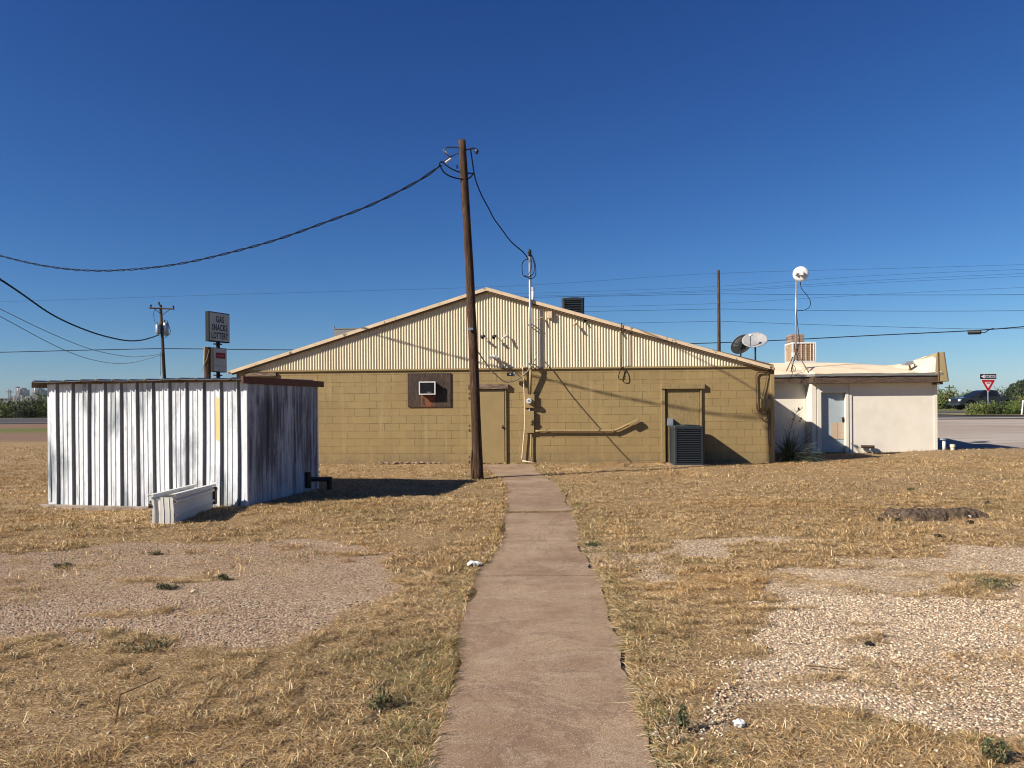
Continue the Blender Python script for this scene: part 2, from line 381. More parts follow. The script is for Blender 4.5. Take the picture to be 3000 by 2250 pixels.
def ground_mat():
    m, t, b = nodes('yard_ground')
    tc = N(t, 'ShaderNodeTexCoord'); v = tc.outputs['Object']
    def at(n):
        a = N(t, 'ShaderNodeAttribute', attribute_name=n); return a.outputs['Fac']
    n1 = noise(t, v, 0.7, 6, 0.65); n2 = noise(t, v, 9, 6, 0.7); n3 = noise(t, v, 70, 4, 0.7)
    thatch = mix(t, ramp(t, n2, [(0.35, 0.0), (0.65, 1.0)]), (0.22, 0.135, 0.07), (0.50, 0.345, 0.175))
    thatch = mix(t, ramp(t, n1, [(0.4, 0.0), (0.62, .7)]), thatch, (0.36, 0.235, 0.115))
    st1 = noise(t, coords(t, (14, 60, 1), .5), 1.0, 4, .7); st2 = noise(t, coords(t, (60, 14, 1), -.4), 1.0, 4, .7)
    thatch = mix(t, ramp(t, mth(t, 'MAXIMUM', st1, st2), [(0.5, 0.0), (0.64, .8)]), thatch, (0.74, 0.57, 0.32))
    thatch = mix(t, ramp(t, n3, [(0.42, 0.0), (0.58, 0.85)]), thatch, (0.13, 0.078, 0.042))
    vo = N(t, 'ShaderNodeTexVoronoi'); vo.inputs['Scale'].default_value = 62; L(t, v, vo.inputs['Vector'])
    vo2 = N(t, 'ShaderNodeTexVoronoi'); vo2.inputs['Scale'].default_value = 130; L(t, v, vo2.inputs['Vector'])
    sp = N(t, 'ShaderNodeSeparateColor'); L(t, vo.outputs['Color'], sp.inputs[0])
    peb = ramp(t, sp.outputs[0], [(0.0, (0.17, 0.12, 0.10)), (0.15, (0.36, 0.25, 0.19)), (0.5, (0.50, 0.36, 0.27)), (0.8, (0.62, 0.47, 0.36)), (1.0, (0.76, 0.63, 0.50))])
    peb = mix(t, ramp(t, vo.outputs['Distance'], [(0.35, 0.0), (0.75, 0.8)]), peb, (0.19, 0.125, 0.09))
    pale = ramp(t, noise(t, v, 0.9, 3, 0.5), [(0.4, 0.0), (0.65, 1.0)])
    peb = mix(t, mth(t, 'MULTIPLY', pale, 0.35), peb, (0.58, 0.45, 0.34))
    sx_ = N(t, 'ShaderNodeSeparateXYZ'); L(t, v, sx_.inputs[0]); rt = ramp(t, sx_.outputs[0], [(0.0, 0.0), (0.02, 1.0)])
    peb = mix(t, 1.0, peb, mix(t, rt, (.98, 0.95, 0.84), (1.10, 1.14, 1.02)), 'MULTIPLY')
    gf = ramp(t, mth(t, 'ADD', at('grav'), mth(t, 'MULTIPLY', mth(t, 'SUBTRACT', noise(t, v, 11, 6, .75), .5), 1.3)), [(.35, 0.), (.65, 1.)])
    col = mix(t, gf, thatch, peb)
    dirtc = mix(t, n2, (0.17, 0.11, 0.08), (0.25, 0.17, 0.12))
    col = mix(t, at('dirt'), col, dirtc)
    sx = coords(t, (0.12, 1.2, 1)); bands = noise(t, sx, 1.3, 5, 0.6)
    greyc = mix(t, ramp(t, bands, [(0.38, 0.0), (0.62, 1.0)]), (0.33, 0.27, 0.225), (0.46, 0.41, 0.36))
    greyc = mix(t, ramp(t, n3, [(0.45, 0.0), (0.7, 0.5)]), greyc, (0.2, 0.17, 0.15))
    col = mix(t, at('grey'), col, greyc)
    grn = mix(t, n2, (0.07, 0.10, 0.025), (0.20, 0.19, 0.07))
    col = mix(t, at('green'), col, grn)
    L(t, col, b.inputs['Base Color']); b.inputs['Roughness'].default_value = 0.95; b.inputs['Specular IOR Level'].default_value = 0.1
    h = mth(t, 'ADD', mth(t, 'MULTIPLY', mth(t, 'SUBTRACT', 1.0, vo.outputs['Distance']), at('grav')), mth(t, 'MULTIPLY', n3, 0.8))
    bump(t, b, h, 0.9, 0.014)
    return m
M['ground'] = ground_mat()
g = npmesh('ground', np.stack([X1, Y1, Z1], 1), FQ, 'ground', {'grav': gm, 'dirt': dirt, 'grey': grey, 'green': np.clip(green, 0, 1)}, smooth=True)
struct(g)

# concrete path: slabs with open joints
def path_mat():
    m, t, b = nodes('old_concrete'); v = coords(t)
    n1 = noise(t, v, 1.6, 7, 0.65, 0.6); n2 = noise(t, v, 120, 3, 0.7); n3 = noise(t, v, 6, 5, 0.7)
    c = mix(t, ramp(t, n1, [(0.38, 0.0), (0.60, 1.0)]), (0.35, 0.232, 0.140), (0.52, 0.375, 0.24))
    c = mix(t, ramp(t, noise(t, coords(t, (.6, .8, 1)), .8, 4, .6, .6), [(.42, 0.), (.6, .5)]), c, (0.25, 0.155, 0.10))
    c = mix(t, ramp(t, noise(t, coords(t, (.7, 1.3, 1)), 1.9, 6, .7, 1.5), [(0.50, 0.0), (0.66, 0.75)]), c, (0.54, 0.43, 0.30))
    c = mix(t, ramp(t, n3, [(0.5, 0.0), (0.75, 0.35)]), c, (0.58, 0.46, 0.34))
    c = mix(t, ramp(t, noise(t, coords(t, (1, .5, 1)), 1.1, 5, .7, 2.0), [(.545, 0.), (.56, .5), (.60, 0.)]), c, (0.17, 0.11, 0.075))
    gr = noise(t, v, 38, 5, 0.75); c = mix(t, ramp(t, gr, [(0.50, 0.0), (0.66, 0.65)]), c, (0.19, 0.12, 0.08))
    c = mix(t, ramp(t, noise(t, v, 2.3, 5, 0.7, 1.0), [(0.56, 0.0), (0.68, 0.55)]), c, (0.22, 0.13, 0.09))
    c = mix(t, ramp(t, n2, [(0.42, 0.0), (0.60, 0.75)]), c, (0.19, 0.125, 0.085))
    c = mix(t, ramp(t, noise(t, v, 90, 2, 0.5), [(0.62, 0.0), (0.70, 0.7)]), c, (0.58, 0.46, 0.36))
    L(t, c, b.inputs['Base Color']); b.inputs['Roughness'].default_value = 0.9; b.inputs['Specular IOR Level'].default_value = 0.2
    bump(t, b, mth(t, 'ADD', n2, mth(t, 'MULTIPLY', n3, 0.7)), 0.5, 0.006)
    return m
M['path'] = path_mat()
def edge_x(side, y):
    a = np.array(side)[::-1]; return np.interp(y, a[:, 1], a[:, 0])
pm = MB(); joints = [-4, 1.2, 6.95, 8.7, 11.05, 16.4, 20.1]
for k in range(len(joints)-1):
    y0, y1 = joints[k]+.010, joints[k+1]-.010
    if abs(joints[k]-11.05) < .01: y0 += .13
    if abs(joints[k]-16.4) < .01: y0 += .08
    if abs(joints[k]-8.7) < .01: y0 += .03
    tilt = random.uniform(-.004, .006)
    ys = np.linspace(y0, y1, int((y1-y0)/.07)+2); rows = []
    for y in ys:
        jl = (vn(y*2.2, 1.5, 3)-.5)*.15+(vn(y*16, 1.5, 4)-.5)*.04; jr = (vn(y*2.2, 7.5, 3)-.5)*.15+(vn(y*16, 9.5, 4)-.5)*.04
        xl = edge_x(PATH_L, y)+jl; xr = edge_x(PATH_R, y)+jr; z = .008+tilt*(y-y0)/(y1-y0)
        rows.append([(xl, y, -.04)]+[(xl+(xr-xl)*q, y, z+.003*vn(q*5, y*3, 8)) for q in np.linspace(0, 1, 9)]+[(xr, y, -.04)])
    pm.grid(rows)
    for e in (0, -1):
        r_ = rows[e]; pm.add([r_[0]]+r_[1:-1]+[r_[-1]], [tuple(range(len(r_)))])
struct(pm.build('path', 'path', loc=(0, 0, 0)))

# asphalt road behind the lot, skewed like the building
M['asphalt'] = weather('asphalt', (0.075, 0.068, 0.066), (0.052, 0.047, 0.046), .25, 0.4, 0.65, 0.85, stretch=(.15, 2.5, 1), bscale=60, bstr=0.2, c3=(0.11, 0.10, 0.095), s3=.5, lo3=0.55, hi3=0.7)
M['roadpaint'] = plain('worn_road_paint', (0.55, 0.53, 0.48), 0.8)
def ry(x, off): return 36.6-0.09*x+off
rd = MB(); xs = np.linspace(-260, 260, 105)
rd.grid([[(x, ry(x, 0), 0) for x in xs], [(x, ry(x, 4), 0) for x in xs], [(x, ry(x, 12), 0) for x in xs], [(x, ry(x, 24)+.10*x, 0) for x in xs]])
rd.v = [(x, y, float(gz(x, y))+.02) for x, y, z in rd.v]
rdo = struct(rd.build('road', 'asphalt', loc=(0, 0, 0)))
ln = MB()
for off, wd in ((0.5, .12), (22.6, .14)):
    ln.grid([[(x, ry(x, off)+(.10*x if off > 20 else 0), 0) for x in xs], [(x, ry(x, off+wd)+(.10*x if off > 20 else 0), 0) for x in xs]])
ln.v = [(x, y, float(gz(x, y))+.026) for x, y, z in ln.v]
struct(ln.build('road_marking', 'roadpaint', loc=(0, 0, 0)))
isl = MB(); isl.grid([[(x, ry(x, 5.8)+.06*vn(x*3, 1), float(gz(x, ry(x, 5.8)))+.06) for x in np.linspace(24.2, 90, 60)], [(x, ry(x, 13), float(gz(x, ry(x, 13)))+.06) for x in np.linspace(24.2, 90, 60)]])
isl.box(24.2, 90, 0, 0.01, 0, .001)
M['verge'] = weather('dry_verge', (0.35, 0.27, 0.13), (0.16, 0.16, 0.06), 2, 0.4, 0.65, 0.95)
isl.v = isl.v[:120]; isl.f = isl.f[:59]; isl.mi = isl.mi[:59]
struct(isl.build('median', 'verge', loc=(0, 0, 0)))

# ------------------------------------------------------------------ main building
SL, SR = -7.55, W(2269, 1300)[0]
ZT = 2.54
ax_, az_ = W(1425, 842, -.14)                      # roof apex
el = W(668, 1088, -.14); er = W(2268, 1075, -.14)
def rakez(s):
    return az_+(el[1]-az_)*(ax_-s)/(ax_-el[0]) if s < ax_ else az_+(er[1]-az_)*(s-ax_)/(er[0]-ax_)
bl = thing('block_building', 'long low ochre concrete block building with cream corrugated metal gable', 'building', tuple(WF((0, 0, 0))))
m = MB(WF); D = 11.0
m.box(SL, SR-.01, 0, .2, -.1, ZT); m.box(SL, SL+.2, .2, D-.2, -.1, ZT-.1); m.box(SR-.21, SR-.01, .2, D-.2, -.1, ZT-.1); m.box(SL, SR-.01, D-.2, D, -.1, ZT)
m.build('block_wall', 'block', bl)
c = W(2257, 1200)[0]
MB(WF).box(c, SR, -.035, -.002, 0, ZT-.12).build('corner_board', 'ochre', bl, bevel=.004)
# corrugated gable
pts_b, pts_t = [], []; pitch = 0.0742; s = SL+.02
xs_ = np.arange(SL+.02, SR-.02, pitch/10)
prof = []
for x in xs_:
    ph = (x/pitch) % 1.0
    d = 0.5-0.5*math.cos(2*math.pi*ph); d = d**0.8
    prof.append(-0.006-0.027*d)
rows = [[(x, prof[i], ZT+.015) for i, x in enumerate(xs_)], [(x, prof[i], max(ZT+.016, rakez(x)-.10)) for i, x in enumerate(xs_)]]
MB(WF).grid(rows).build('gable_cladding', 'cream', bl, solid=.0012)
MB(WF).prism([(SL, ZT+.02), (SR-.01, ZT+.02), (SR-.01, max(ZT+.03, rakez(SR)-.13)), (ax_, az_-.13), (SL, max(ZT+.03, rakez(SL)-.13))], .0, .15).build('gable_backing', 'brown_trim', bl)
m = MB(WF); m.box(SL, SR-.01, -.045, -.001, ZT-.03, ZT+.012)
m.build('ledge_trim', 'ochre', bl, bevel=.004)
# rake trim: two boards each side + dark soffit strip
def slopebar(mb, sa, sb, ztop, h, y0, y1):
    mb.prism([(sa, rakez(sa)+ztop-h), (sb, rakez(sb)+ztop-h), (sb, rakez(sb)+ztop), (sa, rakez(sa)+ztop)], y0, y1)
m = MB(WF)
for a, b_ in ((el[0], -5.3), (-5.3, -3.1), (-3.1, -1.9), (-1.9, ax_)): slopebar(m, a+.004, b_, 0, .085, -.145, -.12)
for a, b_ in ((ax_, 1.7), (1.7, 4.1), (4.1, er[0]-.1)): slopebar(m, a, b_-.004, 0, .085, -.145, -.12)
m.build('rake_trim', 'cream_trim', bl, bevel=.003)
m = MB(WF); slopebar(m, el[0]+.1, ax_, -.087, .035, -.12, -.03); slopebar(m, ax_, er[0]-.15, -.087, .035, -.12, -.03)
m.build('soffit', 'brown_trim', bl)
m = MB(WF)
for a, b_ in ((el[0]-.02, ax_), (ax_, er[0]-.02)): slopebar(m, a, b_, .012, .06, -.119, D+.2)
m.build('roof', 'roof_metal', bl)
m = MB(WF); slopebar(m, er[0]-.1, er[0]+.02, .0, .075, -.15, .3)
m.build('bent_eave_end', weather('rusty_flashing', (.62, .5, .36), (.2, .09, .04), 14, .45, .55, .6, bstr=0), bl)
# the left eave stub seen over the shed
m = MB(WF); a0 = W(722, 1100)[0]; a1 = W(811, 1100)[0]
m.box(a0, a1, -.07, -.003, W(760, 1103)[1], W(760, 1092)[1]); m.build('door_lintel', 'old_wood', bl, bevel=.006)
# steel door
def wbox(mb, u0, u1, v0, v1, y0, y1, F=WF, yy=0.0):
    a = F.hit(u0, (v0+v1)/2, yy)[0]; b_ = F.hit(u1, (v0+v1)/2, yy)[0]
    um = (u0+u1)/2; return mb.box(a, b_, y0, y1, F.hit(um, v1, yy)[1], F.hit(um, v0, yy)[1])
d = wbox(MB(WF), 1389, 1478, 1143, 1356, -.03, -.002).build('door', 'ochre', bl, bevel=.004)
m = MB(WF); x, z = W(1472, 1250); m.ball((x, -.075, z), .028); m.tube([(x, -.03, z), (x, -.07, z)], .014)
m.box(x-.022, x+.022, -.036, -.029, z-.05, z+.05); m.tube([(x+.005, -.05, z-.035), (x+.04, -.055, z-.06)], .012)
m.build('handle', 'brown_trim', d, smooth=True)
m = MB(WF); wbox(m, 1480, 1484, 1141, 1357, -.05, -.003); wbox(m, 1381, 1386, 1141, 1357, -.05, -.003); m.build('door_frame', 'ochre_wood', bl, bevel=.003); m = MB(WF); wbox(m, 1478.2, 1479.8, 1141, 1357, -.006, -.001); m.build('door_gap', 'dark', bl)
m = MB(WF); wbox(m, 1372, 1490, 1126, 1140, -.09, -.003); m.build('door_lintel', 'old_wood', bl, bevel=.008)
for v0, v1 in ((1146, 1168), (1240, 1262), (1331, 1354)):
    m = MB(WF); wbox(m, 1370, 1380.5, v0, v1, -.02, -.003)
    for q in (.25, .8):
        x, z = W(1373, v0+(v1-v0)*q); m.ball((x, -.03, z), .018)
    hg = m.build('hinge', 'ochre', bl)
# boarded doorway
wbox(MB(WF), 1953, 2049.5, 1140, 1357, -.012, -.002).build('plywood_infill', 'ochre_wood', bl)
m = MB(WF); wbox(m, 1938, 1948.5, 1141, 1354, -.06, -.003); m.build('door_jamb', 'ochre_wood', bl, bevel=.005)
m = MB(WF); wbox(m, 2051, 2056, 1141, 1354, -.05, -.003); m.build('door_jamb', 'ochre_wood', bl, bevel=.005)
m = MB(WF); wbox(m, 1949, 1952.5, 1141, 1354, -.004, -.001); m.build('jamb_gap', 'dark', bl)
m = MB(WF); wbox(m, 1936, 2064, 1124.5, 1139.5, -.09, -.003); m.build('door_lintel', 'ochre_wood', bl, bevel=.008)
# plywood panel behind the window unit
def ply_mat():
    m, t, b = nodes('stained_plywood'); tc = N(t, 'ShaderNodeTexCoord')
    v = coords(t, (9, 9, 1.6)); n1 = noise(t, v, 1.3, 6, 0.6, 2.5)
    c = ramp(t, n1, [(0.3, (0.018, 0.009, 0.005)), (0.5, (0.040, 0.021, 0.012)), (0.7, (0.10, 0.058, 0.034))])
    sp = N(t, 'ShaderNodeSeparateXYZ'); L(t, tc.outputs['Object'], sp.inputs[0])
    (xa, za), (xb, zb) = W(1234, 1190), W(1277, 1150)
    fx = mth(t, 'MULTIPLY', mth(t, 'GREATER_THAN', sp.outputs[0], xa), mth(t, 'LESS_THAN', sp.outputs[0], xb))
    fz = mth(t, 'LESS_THAN', sp.outputs[2], zb)
    run = ramp(t, noise(t, coords(t, (6, 6, 1.2)), 2.0, 4, .6, .5), [(0.40, 0.0), (0.5, 1.0)])
    c = mix(t, mth(t, 'MULTIPLY', mth(t, 'MULTIPLY', fx, fz), run), c, (0.20, 0.055, 0.014))
    L(t, c, b.inputs['Base Color']); b.inputs['Roughness'].default_value = 0.8; bump(t, b, n1, .4, .01)
    return m
pp = wbox(MB(WF), 1195, 1321, 1093, 1192, -.035, -.002).build('plywood_panel', ply_mat(), bl, bevel=.003)

# ---- things on the wall
x, z = W(1251, 1157)
ac = thing('window_air_conditioner', 'white-rimmed window air conditioner sticking out of the dark stained plywood panel', 'air conditioner', tuple(WF((x, -.1, z))))
yo = -.20
m = MB(WF); a, zt = W(1227, 1118, yo); b_, zb = W(1276, 1156, yo)
wcase = MB(WF).box(a+.02, b_-.02, yo+.02, -.036, zb+.015, zt-.015).build('casing', 'greymetal', ac)
fr = MB(WF); fr.box(a, b_, yo, yo+.03, zt-.028, zt); fr.box(a, b_, yo, yo+.03, zb, zb+.026); fr.box(a, a+.03, yo, yo+.03, zb+.026, zt-.028); fr.box(b_-.03, b_, yo, yo+.03, zb+.026, zt-.028)
fr.build('rim', 'white', ac, bevel=.003)
gr = MB(WF); gr.box(a+.03, b_-.03, yo+.012, yo+.02, zb+.026, zt-.028)
for k in range(16):
    q = a+.035+(b_-a-.075)*k/15; gr.box(q, q+.004, yo+.006, yo+.012, zb+.03, zt-.03)
gr.build('coil_grille', 'black', ac)
lg = MB(WF); lg.tube([(a+.245, yo+.004, zb+.065), (a+.245, yo+.0005, zb+.065)], .011, 12); lg.box(a+.27, a+.33, yo+.001, yo+.004, zb+.062, zb+.068)
lg.build('badge', 'whiteplastic', ac)

x, z = W(1552, 1195)
mt = thing('electric_meter', 'ochre-painted meter socket with round glass meter, beside the steel door', 'electric meter', tuple(WF((x, -.05, z))))
bx = wbox(MB(WF), 1537, 1566.5, 1155, 1195, -.10, -.003).build('meter_box', 'ochre', mt, bevel=.004)
x, z = W(1551, 1175, -.1)
m = MB(WF); m.tube([(x, -.10, z), (x, -.125, z)], .082, 24); m.build('collar', 'galv', bx)
m = MB(WF); m.tube([(x, -.125, z), (x, -.2, z), (x, -.215, z)], [.072, .070, .055], 24); m.build('meter_face', 'whiteplastic', mt, smooth=False)
m = MB(WF); m.box(x-.045, x+.015, -.219, -.2155, z+.014, z+.03); m.box(x-.04, x+.05, -.219, -.2155, z-.02, z-.01); m.build('dial_plate', 'black', mt)
x, z = W(1553, 1268)
dp = thing('breaker_panel', 'tall narrow ochre breaker box below the round electric meter', 'breaker panel', tuple(WF((x, -.05, z))))
wbox(MB(WF), 1541, 1565, 1204, 1268, -.095, -.003).build('enclosure', 'ochre', dp, bevel=.004)
m = MB(WF); x, z = W(1556, 1232, -.09); m.box(x-.04, x+.035, -.14, -.096, z-.03, z+.03); m.box(x-.03, x+.02, -.125, -.096, z-.1, z-.06); m.build('latch', 'ochre', dp, bevel=.003)
m = MB(WF); x, z = W(1551, 1200, -.05); m.tube([(x, -.05, z-.05), (x, -.05, z+.06)], .02, 10); m.build('nipple_conduit', 'white', dp)
m = MB(WF); pts = [W(1556, 1268, -.05), W(1556, 1335, -.05), W(1558, 1348, -.05), W(1566, 1356, -.05)]
m.tube([(p[0], -.05, p[1]) for p in pts], .02, 8); m.build('ground_conduit', 'ochre', dp, smooth=True)

def wtube(mb, px, y, r, n=8):
    ys = y if hasattr(y, '__len__') else [y]*len(px)
    return mb.tube([(lambda h: (h[0], yy_, h[1]))(WF.hit(u, v, yy_)) for (u, v), yy_ in zip(px, ys)], r, n)
def smoothpx(px, k=6):
    px = np.array(px, float); n = len(px); out = []
    for i in range(n-1):
        p0, p1, p2, p3 = px[max(i-1, 0)], px[i], px[i+1], px[min(i+2, n-1)]
        for j in range(k):
            t = j/k; out.append(.5*((2*p1)+(-p0+p2)*t+(2*p0-5*p1+4*p2-p3)*t*t+(-p0+3*p1-3*p2+p3)*t**3))
    out.append(px[-1]); return [tuple(p) for p in out]

ms = thing('service_mast', 'galvanised service mast rising past the roof edge from the meter box', 'service mast', tuple(WF((W(1553, 1155)[0], -.19, W(1553, 1155)[1]))))
wtube(MB(WF), [(1555.5, 1078), (1552, 745)], -.19, .036, 12).build('mast_pipe', 'galv', ms, smooth=True)
wtube(MB(WF), [(1553, 1155), (1555, 1078)], [-.07, -.19], .037, 12).build('painted_riser', 'ochre', ms, smooth=True)
m = MB(WF); x, z = W(1552, 738, -.19); m.ball((x, -.2, z), .05, .075, .07); m.tube([(x, -.19, z-.12), (x, -.19, z)], .042, 10)
m.build('weatherhead', 'black', ms, smooth=True)
m = MB(WF)
for px, r in (([(1552, 740), (1562, 755), (1569, 780), (1569, 805), (1560, 815), (1548, 813), (1534, 808), (1530, 795), (1530, 772), (1538, 762), (1548, 760)], .011),
              ([(1552, 742), (1560, 757), (1566, 778), (1564, 797), (1556, 808), (1545, 811), (1536, 806)], .010),
              ([(1552, 742), (1556, 760), (1558, 778), (1552, 798), (1546, 806)], .009)):
    pz = smoothpx(px, 4); wtube(m, pz, [-.25]*len(pz), r, 6)
m.build('drip_loop', 'rubber', ms, smooth=True)
for v in (951, 1065):
    m = MB(WF); x, z = W(1555, v, -.19); m.box(x-.075, x+.075, -.2, -.185, z-.015, z+.015); m.box(x-.07, x-.055, -.185, -.01, z-.015, z+.015); m.box(x+.055, x+.07, -.185, -.01, z-.015, z+.015)
    m.build('clamp', 'galv', ms)

m = MB(WF); pz = smoothpx([(1541, 1078), (1536, 1072), (1532, 1077), (1533, 1100), (1536, 1150), (1537, 1200), (1537, 1250), (1533, 1300), (1529, 1346)], 5)
wtube(m, pz, [-.02, -.05, -.07]+[-.07]*(len(pz)-3), .017, 8)
tag(m.build('wall_conduit', 'cream_trim', smooth=True), 'thin pale conduit bowing down the wall left of the meter to the ground', 'conduit')
m = MB(WF); wtube(m, [(1530, 1350), (1574, 1357)], [-.12, -.14], .016, 8)
tag(m.build('pipe_offcut', 'cream_trim', smooth=True), 'short pale pipe lying on the ground at the foot of the wall below the meter', 'pipe')

hp = thing('wall_conduit', 'thick ochre conduit running level along the wall and kinking up at its right end', 'conduit', tuple(WF((W(1570, 1262)[0], -.1, W(1570, 1262)[1]))))
pz = smoothpx([(1569, 1263), (1620, 1262), (1700, 1262), (1780, 1262), (1800, 1261), (1815, 1256), (1848, 1240)], 4)
m = MB(WF); wtube(m, pz, -.075, .032, 10); m.build('pipe', 'cream_trim' if 0 else 'ochre_pipe' if 'ochre_pipe' in M else 'ochre', hp, smooth=True)
(xa, za), (xb, zb) = W(1845, 1246, -.1), W(1871, 1233, -.1); an = math.atan2(zb-za, xb-xa)
m = MB(Fr(WF((xa, -.1, za+.01)), tuple(WF.m[0]*math.cos(an)+WF.m[2]*math.sin(an)), tuple(WF.m[1]), tuple(-WF.m[0]*math.sin(an)+WF.m[2]*math.cos(an))))
m.box(0, .27, -.045, .045, -.035, .055).build('conduit_body', 'ochre', hp, bevel=.012)
m = MB(WF)
for u in (1600, 1796):
    x, z = W(u, 1262, -.1); MB(WF).box(x-.012, x+.012, -.11, -.004, z-.038, z+.038).build('strap', 'ochre', hp)

# floodlight / horn
x, z = W(1495, 1103)
fl = thing('horn_speaker', 'small black box speaker on a bracket above the door', 'speaker', tuple(WF((x, -.2, z))))
m = MB(WF); wbox(m, 1485, 1503, 1091.5, 1102, -.24, -.17, yy=-.22); m.build('body', 'black', fl, bevel=.006)
m = MB(WF); x, z = W(1495, 1096.5, -.24); m.tube([(x, -.241, z), (x, -.243, z)], .018, 12); m.build('driver', 'whiteplastic', fl)
m = MB(WF); x, z = W(1505, 1097, -.2); m.box(x-.015, x+.03, -.2, -.16, z-.05, z+.05); m.build('side_cap', 'whiteplastic', fl)
m = MB(WF); x, z = W(1500, 1089, -.2); m.tube([(x, -.2, z-.04), (x, -.2, z+.03), (x, -.01, z+.02)], .012, 6); m.build('bracket', 'black', fl)

# cameras on the gable
def wallcam(u, v, mat, label, d=.16, ln=.13, r=.03, yawd=-30, plate=True):
    x, z = W(u, v, -d)
    t = thing('security_camera', label, 'security camera', tuple(WF((x, -.05, z))), 'security cameras on the gable')
    m = MB(WF); a = R(yawd); dx, dz = math.sin(a), -.45
    m.tube([(x-dx*ln*.5, -d+ln*.4, z-dz*ln*.5), (x+dx*ln*.5, -d-ln*.4, z+dz*ln*.5)], [r, r*.95], 10); m.build('body', mat, t, smooth=False)
    m = MB(WF); m.tube([(x+.03, -.03, z+.05), (x+.02, -d*.6, z+.045), (x, -d+.02, z)], .010, 6); m.tube([(x+.03, -.02, z+.05), (x+.03, -.04, z+.05)], .035, 10)
    m.build('mount', mat, t)
    return t
wallcam(1412, 988, 'black', 'black bullet camera nearest the pole, leftmost of the upper row of three', yawd=25, d=.17, r=.036, ln=.12)
wallcam(1446, 988, 'black', 'black dome-ended camera, middle of the upper row of three', d=.2, r=.042, ln=.10, yawd=10)
wallcam(1480, 987, 'whiteplastic', 'white bullet camera, rightmost of the upper row of three', yawd=-50, d=.16, ln=.15)
wallcam(1683, 951, 'cream_trim', 'cream painted camera just under the rake right of the roof condenser', yawd=-20, d=.16)
wallcam(1712, 944, 'black', 'tiny dark camera tucked under the rake beside the cream painted one', d=.09, ln=.08, r=.02)
wallcam(1817, 974, 'cream_trim', 'pale camera beside the dangling black wire under the right rake', d=.09, ln=.09, r=.024)
wallcam(1851, 974, 'black', 'round black camera farthest right under the rake', d=.07, ln=.05, r=.034)
wallcam(1582, 933, 'cream_trim', 'cream camera pointing sideways on a long arm right of the mast', yawd=-80, d=.14, ln=.14, r=.018)
x, z = W(1447, 1047, -.16)
tw = thing('security_light', 'white twin-head security light low on the gable above the door', 'security light', tuple(WF((x, -.05, z))))
m = MB(WF); m.tube([(x-.11, -.24, z-.03), (x-.06, -.13, z+.02)], [.055, .035], 12); m.build('lamp_head', 'whiteplastic', tw, smooth=False)
m = MB(WF); m.tube([(x+.07, -.26, z-.0), (x+.05, -.13, z+.02)], [.055, .035], 12); m.build('lamp_head', 'whiteplastic', tw, smooth=False)
m = MB(WF); m.box(x-.05, x+.05, -.1, -.03, z-.02, z+.06); m.tube([(x-.06, -.13, z+.02), (x+.05, -.13, z+.02)], .02, 8); m.build('base', 'whiteplastic', tw, bevel=.01)
m = MB(WF); wbox(m, 1604, 1618, 914, 934, -.13, -.03)
tag(m.build('junction_box', 'cream_trim', bevel=.012), 'cream junction box on the gable just right of the mast', 'junction box')

# dangling wires and low-voltage cables
m = MB(WF); pz = smoothpx([(1821, 946), (1821, 975), (1821, 1070), (1817, 1085), (1812, 1106), (1822, 1113), (1831, 1110), (1830, 1092), (1823, 1076)], 4)
wtube(m, pz, [-.17]*8+[-.07]*(len(pz)-8), .011, 6)
tag(m.build('dangling_wire', 'rubber', smooth=True), 'black wire hanging from the right rake and ending in a loop on the blocks', 'wire')

x, z = W(2240, 1196)
ph = thing('telephone_box', 'pair of small ochre utility boxes at the right corner of the block wall', 'utility box', tuple(WF((x, -.05, z))))
wbox(MB(WF), 2227, 2239.5, 1169.5, 1196, -.12, -.003).build('housing', 'ochre', ph, bevel=.004)
wbox(MB(WF), 2241.5, 2257, 1169.5, 1196, -.075, -.003).build('housing', 'ochre', ph, bevel=.004)
m = MB(WF); pz = smoothpx([(2268, 1091), (2228, 1090), (2217, 1094), (2214, 1104), (2215, 1140), (2217, 1180), (2219, 1200), (2228, 1206), (2240, 1202)], 4); wtube(m, pz, -.05, .018, 8)
tag(m.build('wall_cable', 'browncable', smooth=True), 'thick brown cable turning down the wall to the utility boxes', 'cable')
m = MB(WF); pz = smoothpx([(2268, 1094), (2252, 1094), (2246, 1105), (2239, 1140), (2231, 1169)], 4); wtube(m, pz, -.04, .012, 6)
tag(m.build('wall_cable', 'browncable', smooth=True), 'thinner brown cable slanting down beside the thick one at the right corner', 'cable')
m = MB(WF)
for px in ([(2222, 1203), (2226, 1222), (2238, 1231), (2248, 1225), (2247, 1202)], [(2220, 1199), (2228, 1212), (2235, 1208), (2230, 1200)], [(2249, 1205), (2251, 1240), (2252, 1290), (2257, 1356)], [(2254, 1205), (2254, 1240), (2251, 1275), (2258, 1310)]):
    pz = smoothpx(px, 5); wtube(m, pz, -.05, .009, 6)
tag(m.build('loose_wires', 'browncable', smooth=True), 'tangle of thin wires looping below the utility boxes and down to the ground', 'wires')

